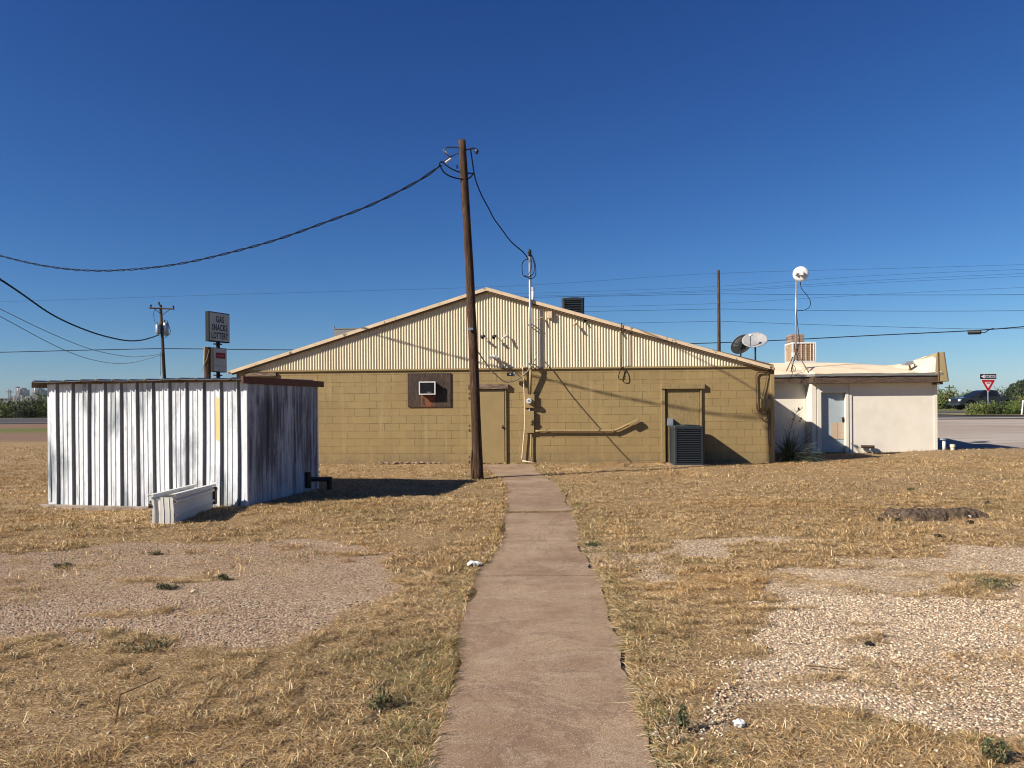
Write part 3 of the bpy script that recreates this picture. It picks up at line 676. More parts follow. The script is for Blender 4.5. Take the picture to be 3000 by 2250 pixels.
# air-conditioning condenser on the ground
CF = Fr(tuple(WF((0, 0, 0))), tuple(WF.m[0]), tuple(WF.m[1]))
def condenser(name, label, x0, x1, y0, y1, z0, z1, nl, group=None, cat='air conditioner'):
    t = thing(name, label, cat, tuple(WF(((x0+x1)/2, (y0+y1)/2, z0))))
    r = .06
    def rr(xa, xb, ya, yb, r, k=4):
        o = []
        for cx, cy, a in ((xb-r, yb-r, 0), (xa+r, yb-r, 90), (xa+r, ya+r, 180), (xb-r, ya+r, 270)):
            for j in range(k+1): t_ = R(a+90*j/k); o.append((cx+r*math.cos(t_), cy+r*math.sin(t_)))
        return o
    def slab(mb, xa, xb, ya, yb, za, zb, r):
        o = rr(xa, xb, ya, yb, r); n = len(o)
        mb.add([(p[0], p[1], za) for p in o]+[(p[0], p[1], zb) for p in o], [tuple(range(n-1, -1, -1)), tuple(range(n, 2*n))]+[(i, (i+1) % n, (i+1) % n+n, i+n) for i in range(n)], WF)
    m = MB(WF); slab(m, x0+.03, x1-.03, y0+.03, y1-.03, z0+.02, z1-.05, .04); m.build('coil_core', 'black', t)
    m = MB(WF); slab(m, x0-.004, x1+.004, y0-.004, y1+.004, z1-.075, z1, r); m.build('top_panel', 'greymetal', t, bevel=.012)
    m = MB(WF); cx, cy = (x0+x1)/2, (y0+y1)/2
    for q in (.34, .27, .2, .13):
        m.tube([(cx+q*math.cos(a), cy+q*math.sin(a), z1+.012+(.34-q)*.08) for a in np.linspace(0, 2*math.pi, 25)], .005, 5)
    for a in np.linspace(0, math.pi, 7)[:-1]:
        m.tube([(cx-.34*math.cos(a), cy-.34*math.sin(a), z1+.008), (cx, cy, z1+.035), (cx+.34*math.cos(a), cy+.34*math.sin(a), z1+.008)], .005, 5)
    m.build('fan_grille', 'greymetal', t)
    m = MB(WF); slab(m, x0, x1, y0, y1, z0, z0+.05, r); m.build('base_pan', 'greymetal', t)
    m = MB(WF); w_ = .085
    for (px, py, sx, sy) in ((x0, y0, 1, 1), (x1, y0, -1, 1), (x1, y1, -1, -1), (x0, y1, 1, -1)):
        m.prism([], 0, 0) if 0 else None
        k = 5; o = [(px+sx*w_, py), (px+sx*w_, py+sy*.02)]
        arc = [(px+sx*(r-r*math.sin(R(90*j/k))), py+sy*(r-r*math.cos(R(90*j/k)))) for j in range(k+1)]
        inner = [(px+sx*.02, py+sy*w_), (px+sx*.03, py+sy*.03)]
        o = [(px+sx*w_, py)]+arc+[(px, py+sy*w_), (px+sx*.02, py+sy*w_), (px+sx*.03, py+sy*.03), (px+sx*w_, py+sy*.02)]
        n = len(o)
        m = MB(WF); m.add([(p[0], p[1], z0+.05) for p in o]+[(p[0], p[1], z1-.075) for p in o], [(i, (i+1) % n, (i+1) % n+n, i+n) for i in range(n)], WF); m.build('corner_post', 'greymetal', t)
    m = MB(WF); h = (z1-z0-.125)/nl
    for k in range(nl):
        zc = z0+.05+h*(k+.5)
        for (xa, xb, ya, yb) in ((x0+w_, x1-w_, y0+.001, y0+.022), (x0+w_, x1-w_, y1-.022, y1-.001)):
            m.add([(xa, ya, zc-h*.06), (xb, ya, zc-h*.06), (xb, yb, zc+h*.22), (xa, yb, zc+h*.22), (xa, ya+.004, zc-h*.14), (xb, ya+.004, zc-h*.14)], [(0, 1, 2, 3), (4, 5, 1, 0)], WF)
        for (xx, s_) in ((x0+.001, 1), (x1-.001, -1)):
            m.add([(xx, y0+w_, zc-h*.16), (xx, y1-w_, zc-h*.16), (xx+s_*.02, y1-w_, zc+h*.34), (xx+s_*.02, y0+w_, zc+h*.34)], [(0, 1, 2, 3)], WF)
    m.build('louvre', 'greymetal', t)
    return t
a = W(1973, 1300, -.98)[0]; b_ = W(2065, 1300, -.98)[0]
condenser('air_conditioner_condenser', 'dark grey louvred condenser unit standing on the ground before the boarded doorway', a, b_, -.98, -.18, .03, W(2020, 1249, -.98)[1], 15)
m = MB(WF); m.box(a-.08, b_+.1, -1.06, -.1, -.05, .028)
tag(m.build('condenser_pad', 'path'), 'thin concrete pad under the ground condenser', 'pad')
m = MB(WF); wbox(m, 1956, 1972, 1226, 1247, -.13, -.02, yy=-.1)
db = tag(m.build('disconnect_box', 'galv', bevel=.004), 'small light grey disconnect box on the boarded doorway just above the condenser', 'electrical box')
m = MB(WF); wbox(m, 1958, 1970, 1233, 1235, -.137, -.131, yy=-.1); m.build('pull_handle', 'greymetal', db) if 0 else None

# roof equipment
def rz(u, y): s_ = W(u, 900, y)[0]; return s_, rakez(s_)
a = W(1646, 900, 2.6)[0]; b_ = W(1712, 900, 2.6)[0]; zt = W(1680, 872, 2.6)[1]
condenser('rooftop_condenser', 'dark louvred condenser unit standing on the roof right of the ridge', a, b_, 2.6, 3.35, rakez(b_)-.05, zt, 11)
m = MB(WF); x, z = W(1561, 885, .6)
vt = thing('vent_pipe', 'white vent pipe with ringed cap on the roof right beside the mast', 'vent pipe', tuple(WF((x, .6, z))))
m.tube([(x, .6, rakez(x)-.05), (x, .6, W(1561, 852, .6)[1])], .042, 12); m.build('pipe', 'white', vt, smooth=True)
m = MB(WF); zt = W(1561, 848, .6)[1]
for k in range(3): m.tube([(x, .6, zt-.02+k*.03), (x, .6, zt-.002+k*.03)], .052, 12)
m.tube([(x, .6, zt-.04), (x, .6, zt+.05)], .035, 10); m.build('cap', 'white', vt)
m = MB(WF); m.tube([(x, .6, rakez(x)), (x, .6, rakez(x)+.09)], [.11, .05], 12); m.build('flashing', 'dark', vt)
x0 = W(979, 960, 6.5)[0]; x1 = W(1075, 960, 6.5)[0]; z1 = W(1010, 962, 6.5)[1]
cb = thing('roof_cooler', 'grey sheet metal cooler box showing over the left roof slope', 'evaporative cooler', tuple(WF(((x0+x1)/2, 6.5, z1-.6))))
MB(WF).box(x0, x1, 6.5, 7.6, rakez(x0)-.1, z1-.02).build('cabinet', 'greymid', cb, bevel=.005)
m = MB(WF); m.box(x0-.02, x1+.02, 6.48, 7.62, z1-.02, z1+.01); m.tube([(x0, 6.5, z1), (x0, 6.5, z1+.08)], .02, 6); m.build('lid', 'greymid', cb)

# satellite dishes on the right roof slope
M['dish'] = weather('satellite_dish_paint', (.34, .34, .345), (.25, .25, .26), 6, .4, .7, .45, bstr=0, c3=(.34, .32, .32), s3=3.2, lo3=.62, hi3=.75)
def dish(name, c, nrm, a, b_, label, foot, cat='satellite dish', depth=.1, feed=True, mat='dish', roll=0, group=None):
    nrm = Vector(nrm).normalized(); up = Vector((0, 0, 1)); xx = up.cross(nrm).normalized(); zz = nrm.cross(xx).normalized()
    if roll: q = Matrix.Rotation(roll, 3, nrm); xx = q @ xx; zz = q @ zz
    F = Fr(tuple(c), tuple(xx), tuple(nrm), tuple(zz))          # local y = facing direction
    t = thing(name, label, cat, tuple(foot), group)
    rows = []
    for j in range(9):
        r_ = j/8; rows.append([(a*r_*math.cos(p), depth*(r_*r_-1), b_*r_*math.sin(p)) for p in np.linspace(0, 2*math.pi, 33)])
    rows.append([(a*1.015*math.cos(p), -.012, b_*1.015*math.sin(p)) for p in np.linspace(0, 2*math.pi, 33)])
    m = MB(F); m.grid(rows); m.build('reflector', mat, t, smooth=True, solid=.006)
    m = MB(); back = F((0, -depth-.03, 0)); m.tube([tuple(foot), tuple(np.array(foot)+[0, 0, (back[2]-foot[2])*.7]), tuple(back)], .024, 8); m.build('mount_pole', 'greymetal', t, smooth=True)
    m = MB(F); m.box(-.09, .09, -depth-.03, -depth+.0, -.09, .09); m.build('bracket', 'greymetal', t)
    if feed:
        m = MB(F); m.tube([(0, -.02, -b_*.98), (0, a*.95, -b_*.55)], .014, 6); m.build('feed_arm', 'greymid', t)
        m = MB(F); m.tube([(0, a*.93, -b_*.62), (0, a*.80, -b_*.38)], [.028, .035], 10); m.tube([(-.05, a*.86, -b_*.5), (.05, a*.86, -b_*.5)], .02, 8); m.build('feed_horn', 'whiteplastic', t)
    return t
y = .5; x, z = W(2211, 995, y); xf, _ = W(2213, 1048, y)
dish('satellite_dish', WF((x, y, z)), (-.40, -.72, .80), .34, .285, 'large pale oval satellite dish facing up on the right roof slope', WF((xf, y, rakez(xf)-.02)), depth=.06, roll=-.28)
y = .95; x, z = W(2172, 1008, y); xf, _ = W(2170, 1040, y)
dish('satellite_dish', WF((x, y, z)), (-.30, .75, .55), .33, .30, 'darker satellite dish turned away behind the large pale one', WF((xf, y, rakez(xf)-.02)), depth=.09, mat='greymid2' if 'greymid2' in M else 'dish')
# ------------------------------------------------------------------ white stucco annex
M['stucco'] = weather('white_stucco', (0.82, 0.765, 0.655), (0.75, 0.695, 0.585), 2.2, .42, .7, .85, bscale=18, bstr=.25, c3=(0.60, 0.50, 0.40), s3=1.6, lo3=.66, hi3=.8)
M['roofcoat'] = weather('cream_roof_coating', (0.84, 0.70, 0.50), (0.78, 0.60, 0.42), 1.4, .4, .65, .8, stretch=(.6, 1, 1), bscale=6, bstr=.4, c3=(0.50, 0.27, 0.11), s3=2.4, lo3=.60, hi3=.74)
M['tan'] = weather('tan_siding', (0.42, 0.33, 0.175), (0.36, 0.28, 0.14), 3, .4, .7, .55, bstr=0, stretch=(1, 1, .2))
YA = 3.55; A = lambda u, v, y=YA: WF.hit(u, v, y)
an = thing('stucco_annex', 'low white stucco annex with pale blue door attached right of the block building', 'building', tuple(WF((9.5, YA, 0))))
SE = A(2745, 1250)[0]; SI = A(2377, 1250)[0]; FZ = 2.155; YF = YA-.31
m = MB(WF)
(d0, dz), (d1, _) = A(2406, 1151), A(2476, 1151)
m.box(SI, d0, YA, YA+.5, -.1, FZ); m.box(d1, SE, YA, YA+.5, -.1, FZ); m.box(d0, d1, YA+.001, YA+.5, dz, FZ)
m.box(SR-.01, SI, YA+.5, YA+.7, -.1, FZ); m.box(SE-.2, SE-.002, YA+.5, YA+4.0, -.1, FZ); m.box(SI, SE, YA+4.0, YA+4.2, -.1, FZ)
m.build('stucco_wall', 'stucco', an, bevel=.01)
m = MB(WF); w0, w1 = A(2378, 1250)[0], A(2391, 1250)[0]
cas = [(w0, w1, YA-.03, YA-.002, .02, FZ)]; w2, w3 = A(2393, 1250)[0], A(2405, 1250)[0]
cas += [(w2, w3, YA-.05, YA-.003, .02, dz+.02)]; w4 = A(2485, 1250)[0]; cas += [(d1, w4, YA-.05, YA-.003, 0, dz+.02), (w2, w4, YA-.045, YA-.003, dz+.022, dz+.10)]
w5, w6 = A(2488, 1250)[0], A(2495, 1250)[0]; cas += [(w5, w6, YA-.03, YA-.003, 0, FZ), (w1+.01, w2-.01, YA-.015, YA-.002, .02, dz+.3)]
w7 = A(2736, 1250)[0]; cas += [(w7, SE+.01, YA-.02, YA-.003, 0, FZ)]
for q_ in cas: MB(WF).box(*q_).build('trim_board', 'stucco', an, bevel=.004)
M['bluedoor'] = weather('faded_blue_door', (0.40, 0.47, 0.50), (0.35, 0.42, 0.46), 4, .4, .7, .6, bstr=0, c3=(0.55, 0.42, 0.26), s3=2.6, lo3=.58, hi3=.64)
dd = MB(WF).box(d0+.005, d1-.005, YA+.10, YA+.14, .06, dz-.005).build('door', 'bluedoor', an)
m = MB(WF); p0, p1, p2 = A(2434, 1260, YA+.1)[0], A(2454, 1260, YA+.1)[0], A(2474, 1260, YA+.1)[0]; z0, z1 = A(2454, 1286, YA+.1)[1], A(2454, 1238, YA+.1)[1]
m.box(p0, p1-.006, YA+.085, YA+.099, z0, z1); m.box(p1+.006, p2, YA+.085, YA+.099, z0, z1)
m.build('patch_board', plain('pale_patch_board', (0.58, 0.45, 0.32), .7), dd)
m = MB(WF); x, z = A(2470, 1229, YA+.1); m.box(x-.03, x+.02, YA+.07, YA+.099, z-.08, z+.07); m.tube([(x, YA+.06, z+.05), (x-.02, YA+.03, z), (x, YA+.06, z-.06)], .012, 6); m.build('handle', 'dark', dd)
MB(WF).box(d0, d1, YA-.02, YA+.12, .0, .055).build('threshold', 'old_wood', an)
# fascia and drip edge
m = MB(WF); cuts = [SR+.005, A(2378, 1110)[0], A(2398, 1110)[0], A(2500, 1110)[0], A(2600, 1110)[0], SE+.02]
for i_, (a, b_) in enumerate(zip(cuts[:-1], cuts[1:])):
    o_ = .45 if i_ == 0 else 0
    MB(WF).box(a, b_-.006, YF+o_, YF+.04+o_, FZ, FZ+.21).build('fascia', 'dark_wood', an, bevel=.006)
MB(WF).box(cuts[1]-.045, cuts[1]-.006, YF+.041, YF+.449, FZ, FZ+.21).build('fascia', 'dark_wood', an, bevel=.006)
MB(WF).box(SR+.005, cuts[1], YF+.50, YA+.49, FZ+.002, FZ+.03).build('soffit', 'stucco', an)
MB(WF).box(cuts[1]+.002, SE+.02, YF+.045, YA+.49, FZ+.002, FZ+.03).build('soffit', 'stucco', an)
m = MB(WF)
sxs = np.linspace(SR+.01, SE+.03, 60)
fo = lambda x: YF-.03+(.45 if x < cuts[1]-.03 else 0)
dr = [(x, fo(x), FZ+.20+.012*vn(x*5, 2)) for x in sxs]; dt = [(x, fo(x)-.005, FZ+.275+.02*vn(x*4, 3)) for x in sxs]
m.grid([dr, dt]); m.build('drip_edge', 'greymid', an, solid=.008)
# roof: coated surface rising from the eave to an uneven back edge
YB = YA+2.2
bk = [(2262, 1059), (2330, 1060), (2400, 1061), (2470, 1063), (2530, 1066), (2590, 1070), (2620, 1070), (2680, 1055), (2747, 1036)]
bs = [A(u, v, YB) for u, v in bk]; bx_ = [p[0] for p in bs]; bz_ = [p[1] for p in bs]
rows = []
for j in range(15):
    q = j/14
    row = []
    for x in np.linspace(SR+.02, SE-.02, 90):
        y = fo(x)-.005+(YB-fo(x)+.005)*q
        zb = np.interp(x*1.0, bx_, np.minimum(bz_, bz_[3]+.02)); z0 = FZ+.255+.02*vn(x*4, 3)
        lip = sstep(0, .12, q)*.05
        z = z0+lip+(zb-z0-.05)*(q**1.15)
        rs_ = float(np.clip((x-(SE-.6))/.6, 0, 1))**1.1; z = z+(3.10-.27*q-z)*rs_*float(sstep(-.02, .10, q))+(vn(x*2.2, y*3, 9)-.5)*.03*math.sin(math.pi*q)
        row.append((x, y, z))
    rows.append(row)
rows.append([(p[0], YB+.08, p[2]-.02) for p in rows[-1]]); rows.append([(p[0], YB+.1, FZ+.3) for p in rows[-2]])
m = MB(WF); m.grid(rows); m.build('roof', 'roofcoat', an, smooth=True)
MB(WF).box(SR+.01, SE, YB+.1, YA+4.3, FZ+.1, FZ+.3).build('rear_roof', 'roofcoat', an)
# mansard front on the right end
za = lambda v: A(2755, v, YF)[1]; xa = lambda u: WF.hit(u, 1070, YF)[0]
prof_ = [(xa(2748), za(1118)), (xa(2776), za(1117)), (xa(2764), za(1032)), (xa(2746.5), za(1032))]
mm_ = MB(WF).prism(prof_, YF-.03, YB+.05)
for i_ in (6, 7): mm_.v[i_] = (mm_.v[i_][0], mm_.v[i_][1], mm_.v[i_][2]-.27)
mm_.build('mansard', 'tan', an, bevel=.004)
m = MB(WF)
for (p, q) in ((0, 3), (1, 2)):
    m.tube([(prof_[p][0], YF-.035, prof_[p][1]), (prof_[q][0], YF-.035, prof_[q][1])], .018, 6)
m.tube([(prof_[1][0], YF-.035, prof_[1][1]), (prof_[0][0], YF-.035, prof_[0][1])], .012, 6)
m.build('edge_trim', 'brown_trim', an)
MB(WF).box(xa(2746), xa(2763), YF+.02, YB, za(1126), za(1118)-.003).build('soffit_box', 'dark_wood', an)
MB(WF).prism([(xa(2738), FZ+.25), (xa(2747), FZ+.25), (xa(2746), za(1034)), (xa(2742), za(1036))], YF-.045, YF-.01).build('parapet_flashing', 'tan', an)
# weathered vent/floodlight lying on the roof slope
x, z = A(2660, 1068, YA+.3)
rl = thing('roof_floodlight', 'pale weathered floodlight lying on the annex roof near its right end', 'floodlight', tuple(WF((x, YA+.3, z-.05))))
m = MB(WF); m.prism([(x-.17, z-.02), (x-.12, z+.08), (x+.13, z+.11), (x+.13, z+.02), (x+.02, z-.03)], YA+.2, YA+.4); m.build('housing', 'galv', rl, bevel=.01)
m = MB(WF); m.tube([(x+.02, YA+.25, z-.02), (x+.05, YA+.27, z-.1), (x+.0, YA+.3, z-.3)], .03, 8); m.build('bracket', 'brown_trim', rl); m = MB(WF); m.tube([(x+.12, YA+.25, z+.03), (x+.19, YA+.25, z+.0), (x+.16, YA+.25, z-.06)], .02, 6); m.build('bracket', 'brown_trim', rl)
# rooftop evaporative cooler and brick stack
YC = YA+2.5
x0, x1 = WF.hit(2322, 1030, YC)[0], WF.hit(2391, 1030, YC)[0]; z1 = WF.hit(2350, 1002, YC)[1]; z0 = FZ+.3
ec = thing('evaporative_cooler', 'boxy evaporative cooler with brown slatted pads on the annex roof', 'evaporative cooler', tuple(WF(((x0+x1)/2, YC+.4, z0))))
zb = WF.hit(2350, 1059, YC)[1]
MB(WF).box(x0+.03, x1-.03, YC+.03, YC+.9, z0, z1-.05).build('pad', weather('cooler_pad', (0.20, .13, .095), (.30, .2, .15), 25, .4, .6, .95, bscale=50, bstr=.6), ec)
m = MB(WF)
m.box(x0, x1, YC, YC+.93, z1-.055, z1); m.box(x0, x1, YC, YC+.93, zb-.1, zb+.02)
for x in (x0, x0+.10, x1-.09, x1-.03): m.box(x, x+.035, YC, YC+.03, zb, z1-.05)
m.box(x0, x0+.035, YC+.9, YC+.93, zb, z1-.05); m.box(x1-.035, x1, YC+.9, YC+.93, zb, z1-.05)
m.build('frame', 'whiteplastic', ec, bevel=.004)
m = MB(WF)
for q in (.36, .56, .76): m.box(x0+(x1-x0)*q, x0+(x1-x0)*q+.022, YC+.005, YC+.025, zb, z1-.05)
for q in range(9): m.box(x0+.14, x1-.09, YC+.015, YC+.028, zb+.04+(z1-zb-.1)*q/9, zb+.045+(z1-zb-.1)*q/9)
for q in (.15, .3, .45, .6, .75, .9): m.box(x0+.002, x0+.02, YC+.93*q, YC+.93*q+.03, zb, z1-.05)
m.build('slats', 'cream_trim', ec)
YK = YA+3.45; x0, x1 = WF.hit(2318, 990, YK)[0], WF.hit(2356, 990, YK)[0]
M['brick'] = None
def brick_mat():
    m, t, b = nodes('stack_masonry'); tc = N(t, 'ShaderNodeTexCoord'); sp = N(t, 'ShaderNodeSeparateXYZ'); L(t, tc.outputs['Object'], sp.inputs[0])
    cb_ = N(t, 'ShaderNodeCombineXYZ'); L(t, sp.outputs[0], cb_.inputs[0]); L(t, sp.outputs[2], cb_.inputs[1])
    br = N(t, 'ShaderNodeTexBrick'); L(t, cb_.outputs[0], br.inputs[0]); br.inputs['Scale'].default_value = 1; br.inputs['Brick Width'].default_value = .4; br.inputs['Row Height'].default_value = .1; br.inputs['Mortar Size'].default_value = .012
    br.inputs['Color1'].default_value = (.33, .22, .15, 1); br.inputs['Color2'].default_value = (.26, .17, .11, 1); br.inputs['Mortar'].default_value = (.10, .07, .05, 1)
    L(t, br.outputs[0], b.inputs[0]); b.inputs['Roughness'].default_value = .9; return m
M['brick'] = brick_mat()
tag(MB(WF).box(x0, x1, YK, YK+.6, FZ+.25, WF.hit(2337, 979, YK)[1]).build('chimney', 'brick', bevel=.01), 'squat brown brick chimney rising behind the evaporative cooler', 'chimney')
# tripod mast with round antenna
YM = YA+.75
xm = lambda u, v: WF.hit(u, v, YM)
x, zb = xm(2331, 1055); zt = xm(2333, 805)[1]; zr = FZ+.38
am = thing('antenna_mast', 'tall slim mast on a dark tripod on the annex roof with a round white antenna', 'antenna mast', tuple(WF((x, YM, zr))))
MB(WF).tube([(x, YM, zb), (xm(2333, 805)[0], YM, zt)], .026, 10).build('pole', 'galv', am, smooth=True)
m = MB(WF); zc = xm(2333, 1027)[1]
for (u, v, yo) in ((2304, 1087, -.35), (2318, 1089, -.75), (2369, 1091, -.6)):
    xx, zz = WF.hit(u, v, YM+yo); m.tube([(x, YM-.02, zc), (xx, YM+yo, zz+.0)], .018, 6)
m.tube([(x, YM, zc-.02), (x, YM, zc+.03)], .05, 10); m.build('tripod', 'brown_trim', am)
m = MB(WF); wbox(m, 2320, 2328, 1033, 1046, YM-.2, YM-.12, yy=YM-.15); m.build('radio_box', 'whiteplastic', am, bevel=.01)
c = WF((xm(2342, 805)[0], YM-.12, xm(2342, 805)[1]))
Fd = Fr(tuple(c), (.97, .24, 0), (.24, -.97, 0.0), (0, 0, 1)); Fd.m[1] = np.array([.24, -.97, 0])/math.hypot(.24, .97)
m = MB(WF); rd_ = .235
rows = []
for r_, yy_ in ((0, -.02), (.4, -.018), (.75, -.01), (.97, .01), (1.0, .03), (1.0, .09), (.9, .13), (.5, .19), (.12, .22), (0, .22)):
    rows.append([(rd_*r_*math.cos(p), yy_, rd_*r_*math.sin(p)) for p in np.linspace(0, 2*math.pi, 31)])
rows = [[(p[0], p[1]-.08, p[2]) for p in r_] for r_ in rows]
FD = Fr(tuple(c), (.95, -.31, 0), (.31, .95, 0), (0, 0, 1))
dsh = MB(FD).grid(rows).build('antenna_dish', 'whiteplastic', am, smooth=True)
m = MB(FD); m.box(-.04, .08, -.21, -.10, -.06, .06); m.box(-.16, -.02, -.19, -.11, .0, .05); m.box(-.17, -.12, -.2, -.1, -.04, .03)
m.build('antenna_bracket', 'whiteplastic', am, bevel=.008)
m = MB(WF)
pz = smoothpx([(2345, 826), (2348, 845), (2362, 862), (2374, 882), (2371, 900), (2355, 909), (2340, 910), (2334, 917), (2338, 960), (2342, 1000), (2332, 1040)], 5)
m.tube([(WF.hit(u, v, YM-.06)[0], YM-.06, WF.hit(u, v, YM-.06)[1]) for u, v in pz], .010, 6)
pz = smoothpx([(2322, 1046), (2320, 1070), (2328, 1088), (2330, 1078), (2323, 1070), (2318, 1080), (2322, 1092), (2313, 1112), (2310, 1120)], 5)
m.tube([(WF.hit(u, v, YM-.8)[0], YM-.8, WF.hit(u, v, YM-.8)[1]) for u, v in pz], .008, 6)
m.build('cable', 'rubber', am, smooth=True)
# little things along the annex
x, z = A(2542, 1308)
tp = thing('wrapped_pipe', 'short brown wrapped pipe with white valve fixed low on the white annex wall', 'pipe', tuple(WF((x, YA-.1, z-.1))))
m = MB(WF); (xa_, za_), (xb_, zb_) = A(2523, 1308, YA-.1), A(2561, 1309, YA-.1); m.tube([(xa_, YA-.1, za_), (xb_, YA-.1, zb_)], .048, 10); m.build('wrapping', 'dark_wood', tp)
m = MB(WF); x, z = A(2549, 1316, YA-.1); m.tube([(x, YA-.1, z+.04), (x+.01, YA-.1, z-.06)], .022, 8); m.ball((x-.02, YA-.13, z-.07), .04); m.tube([(xb_-.15, YA-.1, za_), (xb_-.15, YA, za_)], .02, 6); m.build('valve', 'white', tp)
m = MB(); g0 = P(2766, 1322, 22.9); t = thing('capped_pipe', 'taller grey-white pipe stub with flat cap, near the right end of the annex', 'pipe', tuple(g0))
m.tube([g0, g0+[0, 0, .34]], .045, 12); m.build('pipe', 'white', t, smooth=True)
MB().tube([g0+[-.03, 0, .34], g0+[-.03, 0, .385]], .085, 12).build('cap', 'galv', t)
g0 = P(2791, 1324, 22.8); t = thing('cleanout_pipe', 'short thick cream pipe stub standing farther right than the capped one', 'pipe', tuple(g0))
MB().tube([g0, g0+[0, 0, .2]], .055, 12).build('pipe', 'cream', t, smooth=True)
MB().tube([g0+[0, 0, .14], g0+[0, 0, .225]], .072, 12).build('collar', 'cream', t)

# ------------------------------------------------------------------ yucca
def blade(mb, base, az, el_, ln_, wd, droop, seg=5):
    d = np.array([math.cos(az), math.sin(az), 0]); side = np.array([-math.sin(az), math.cos(az), 0]); pts = []
    for k in range(seg+1):
        q = k/seg; p = np.array(base)+d*ln_*q*math.cos(el_)+np.array([0, 0, ln_*q*math.sin(el_)-droop*q*q*ln_])
        w_ = wd*(1-q)**.7+.001; pts += [tuple(p-side*w_), tuple(p+side*w_+np.array([0, 0, .004]))]
    mb.add(pts, [(2*k, 2*k+1, 2*k+3, 2*k+2) for k in range(seg)])
M['yucca'] = weather('yucca_leaf', (0.05, 0.075, 0.04), (0.11, 0.13, 0.07), 6, .4, .6, .5, bstr=0, c3=(.35, .30, .17), s3=4, lo3=.62, hi3=.7)
M['straw'] = weather('dry_stalk', (0.46, 0.36, 0.24), (0.34, 0.26, 0.17), 10, .4, .6, .8, bstr=0)
yb = G(2312, 1352); yb[2] = 0
yu = thing('yucca_plant', 'spiky green yucca with dry flower stalk between the block wall and annex', 'yucca', tuple(yb))
m = MB()
for k in range(300):
    az = random.uniform(0, 2*math.pi); e = math.radians(random.choice([random.uniform(5, 35), random.uniform(25, 88)]))
    ln_ = random.uniform(.55, 1.1)*(1.0 if e < 1 else .75)
    blade(m, yb+[random.uniform(-.06, .06), random.uniform(-.06, .06), random.uniform(.02, .2)], az, e, ln_, random.uniform(.011, .018), random.uniform(.1, .6)*math.cos(e))
for k in range(110):
    az = random.uniform(-1.3, .5); blade(m, yb+[random.uniform(.0, .4), random.uniform(-.1, .2), .04], az, R(random.uniform(8, 40)), random.uniform(.4, .85), .013, random.uniform(.2, .7))
m.build('leaves', 'yucca', yu)
m = MB(); st = [yb+[-.05, 0, .1]]; px = [(2307, 1300), (2314, 1268), (2320, 1245), (2327, 1222), (2333, 1208), (2340, 1197)]
Yy = yb[1]; sp_ = [P(u, v, Yy) for u, v in px]; m.tube([yb+[-.03, 0, .05]]+sp_, [.016, .015, .013, .011, .008, .006, .005], 6)
for k in range(22):
    q = random.uniform(.6, 4.2); i = int(q); p = sp_[i]*(1-(q-i))+sp_[i+1]*(q-i); az = random.uniform(0, 6.28); l_ = random.uniform(.1, .24)
    m.tube([p, p+[l_*.6*math.cos(az), l_*.6*math.sin(az), l_*.4], p+[l_*math.cos(az), l_*math.sin(az), l_*.9]], [.006, .005, .003], 5)
for (u, v) in ((2340, 1197), (2322, 1228), (2347, 1226), (2343, 1234), (2341, 1200)):
    p = P(u, v, Yy); m.ball(tuple(p), .028, .028, .035, 8, 5)
m.build('flower_stalk', 'straw', yu)

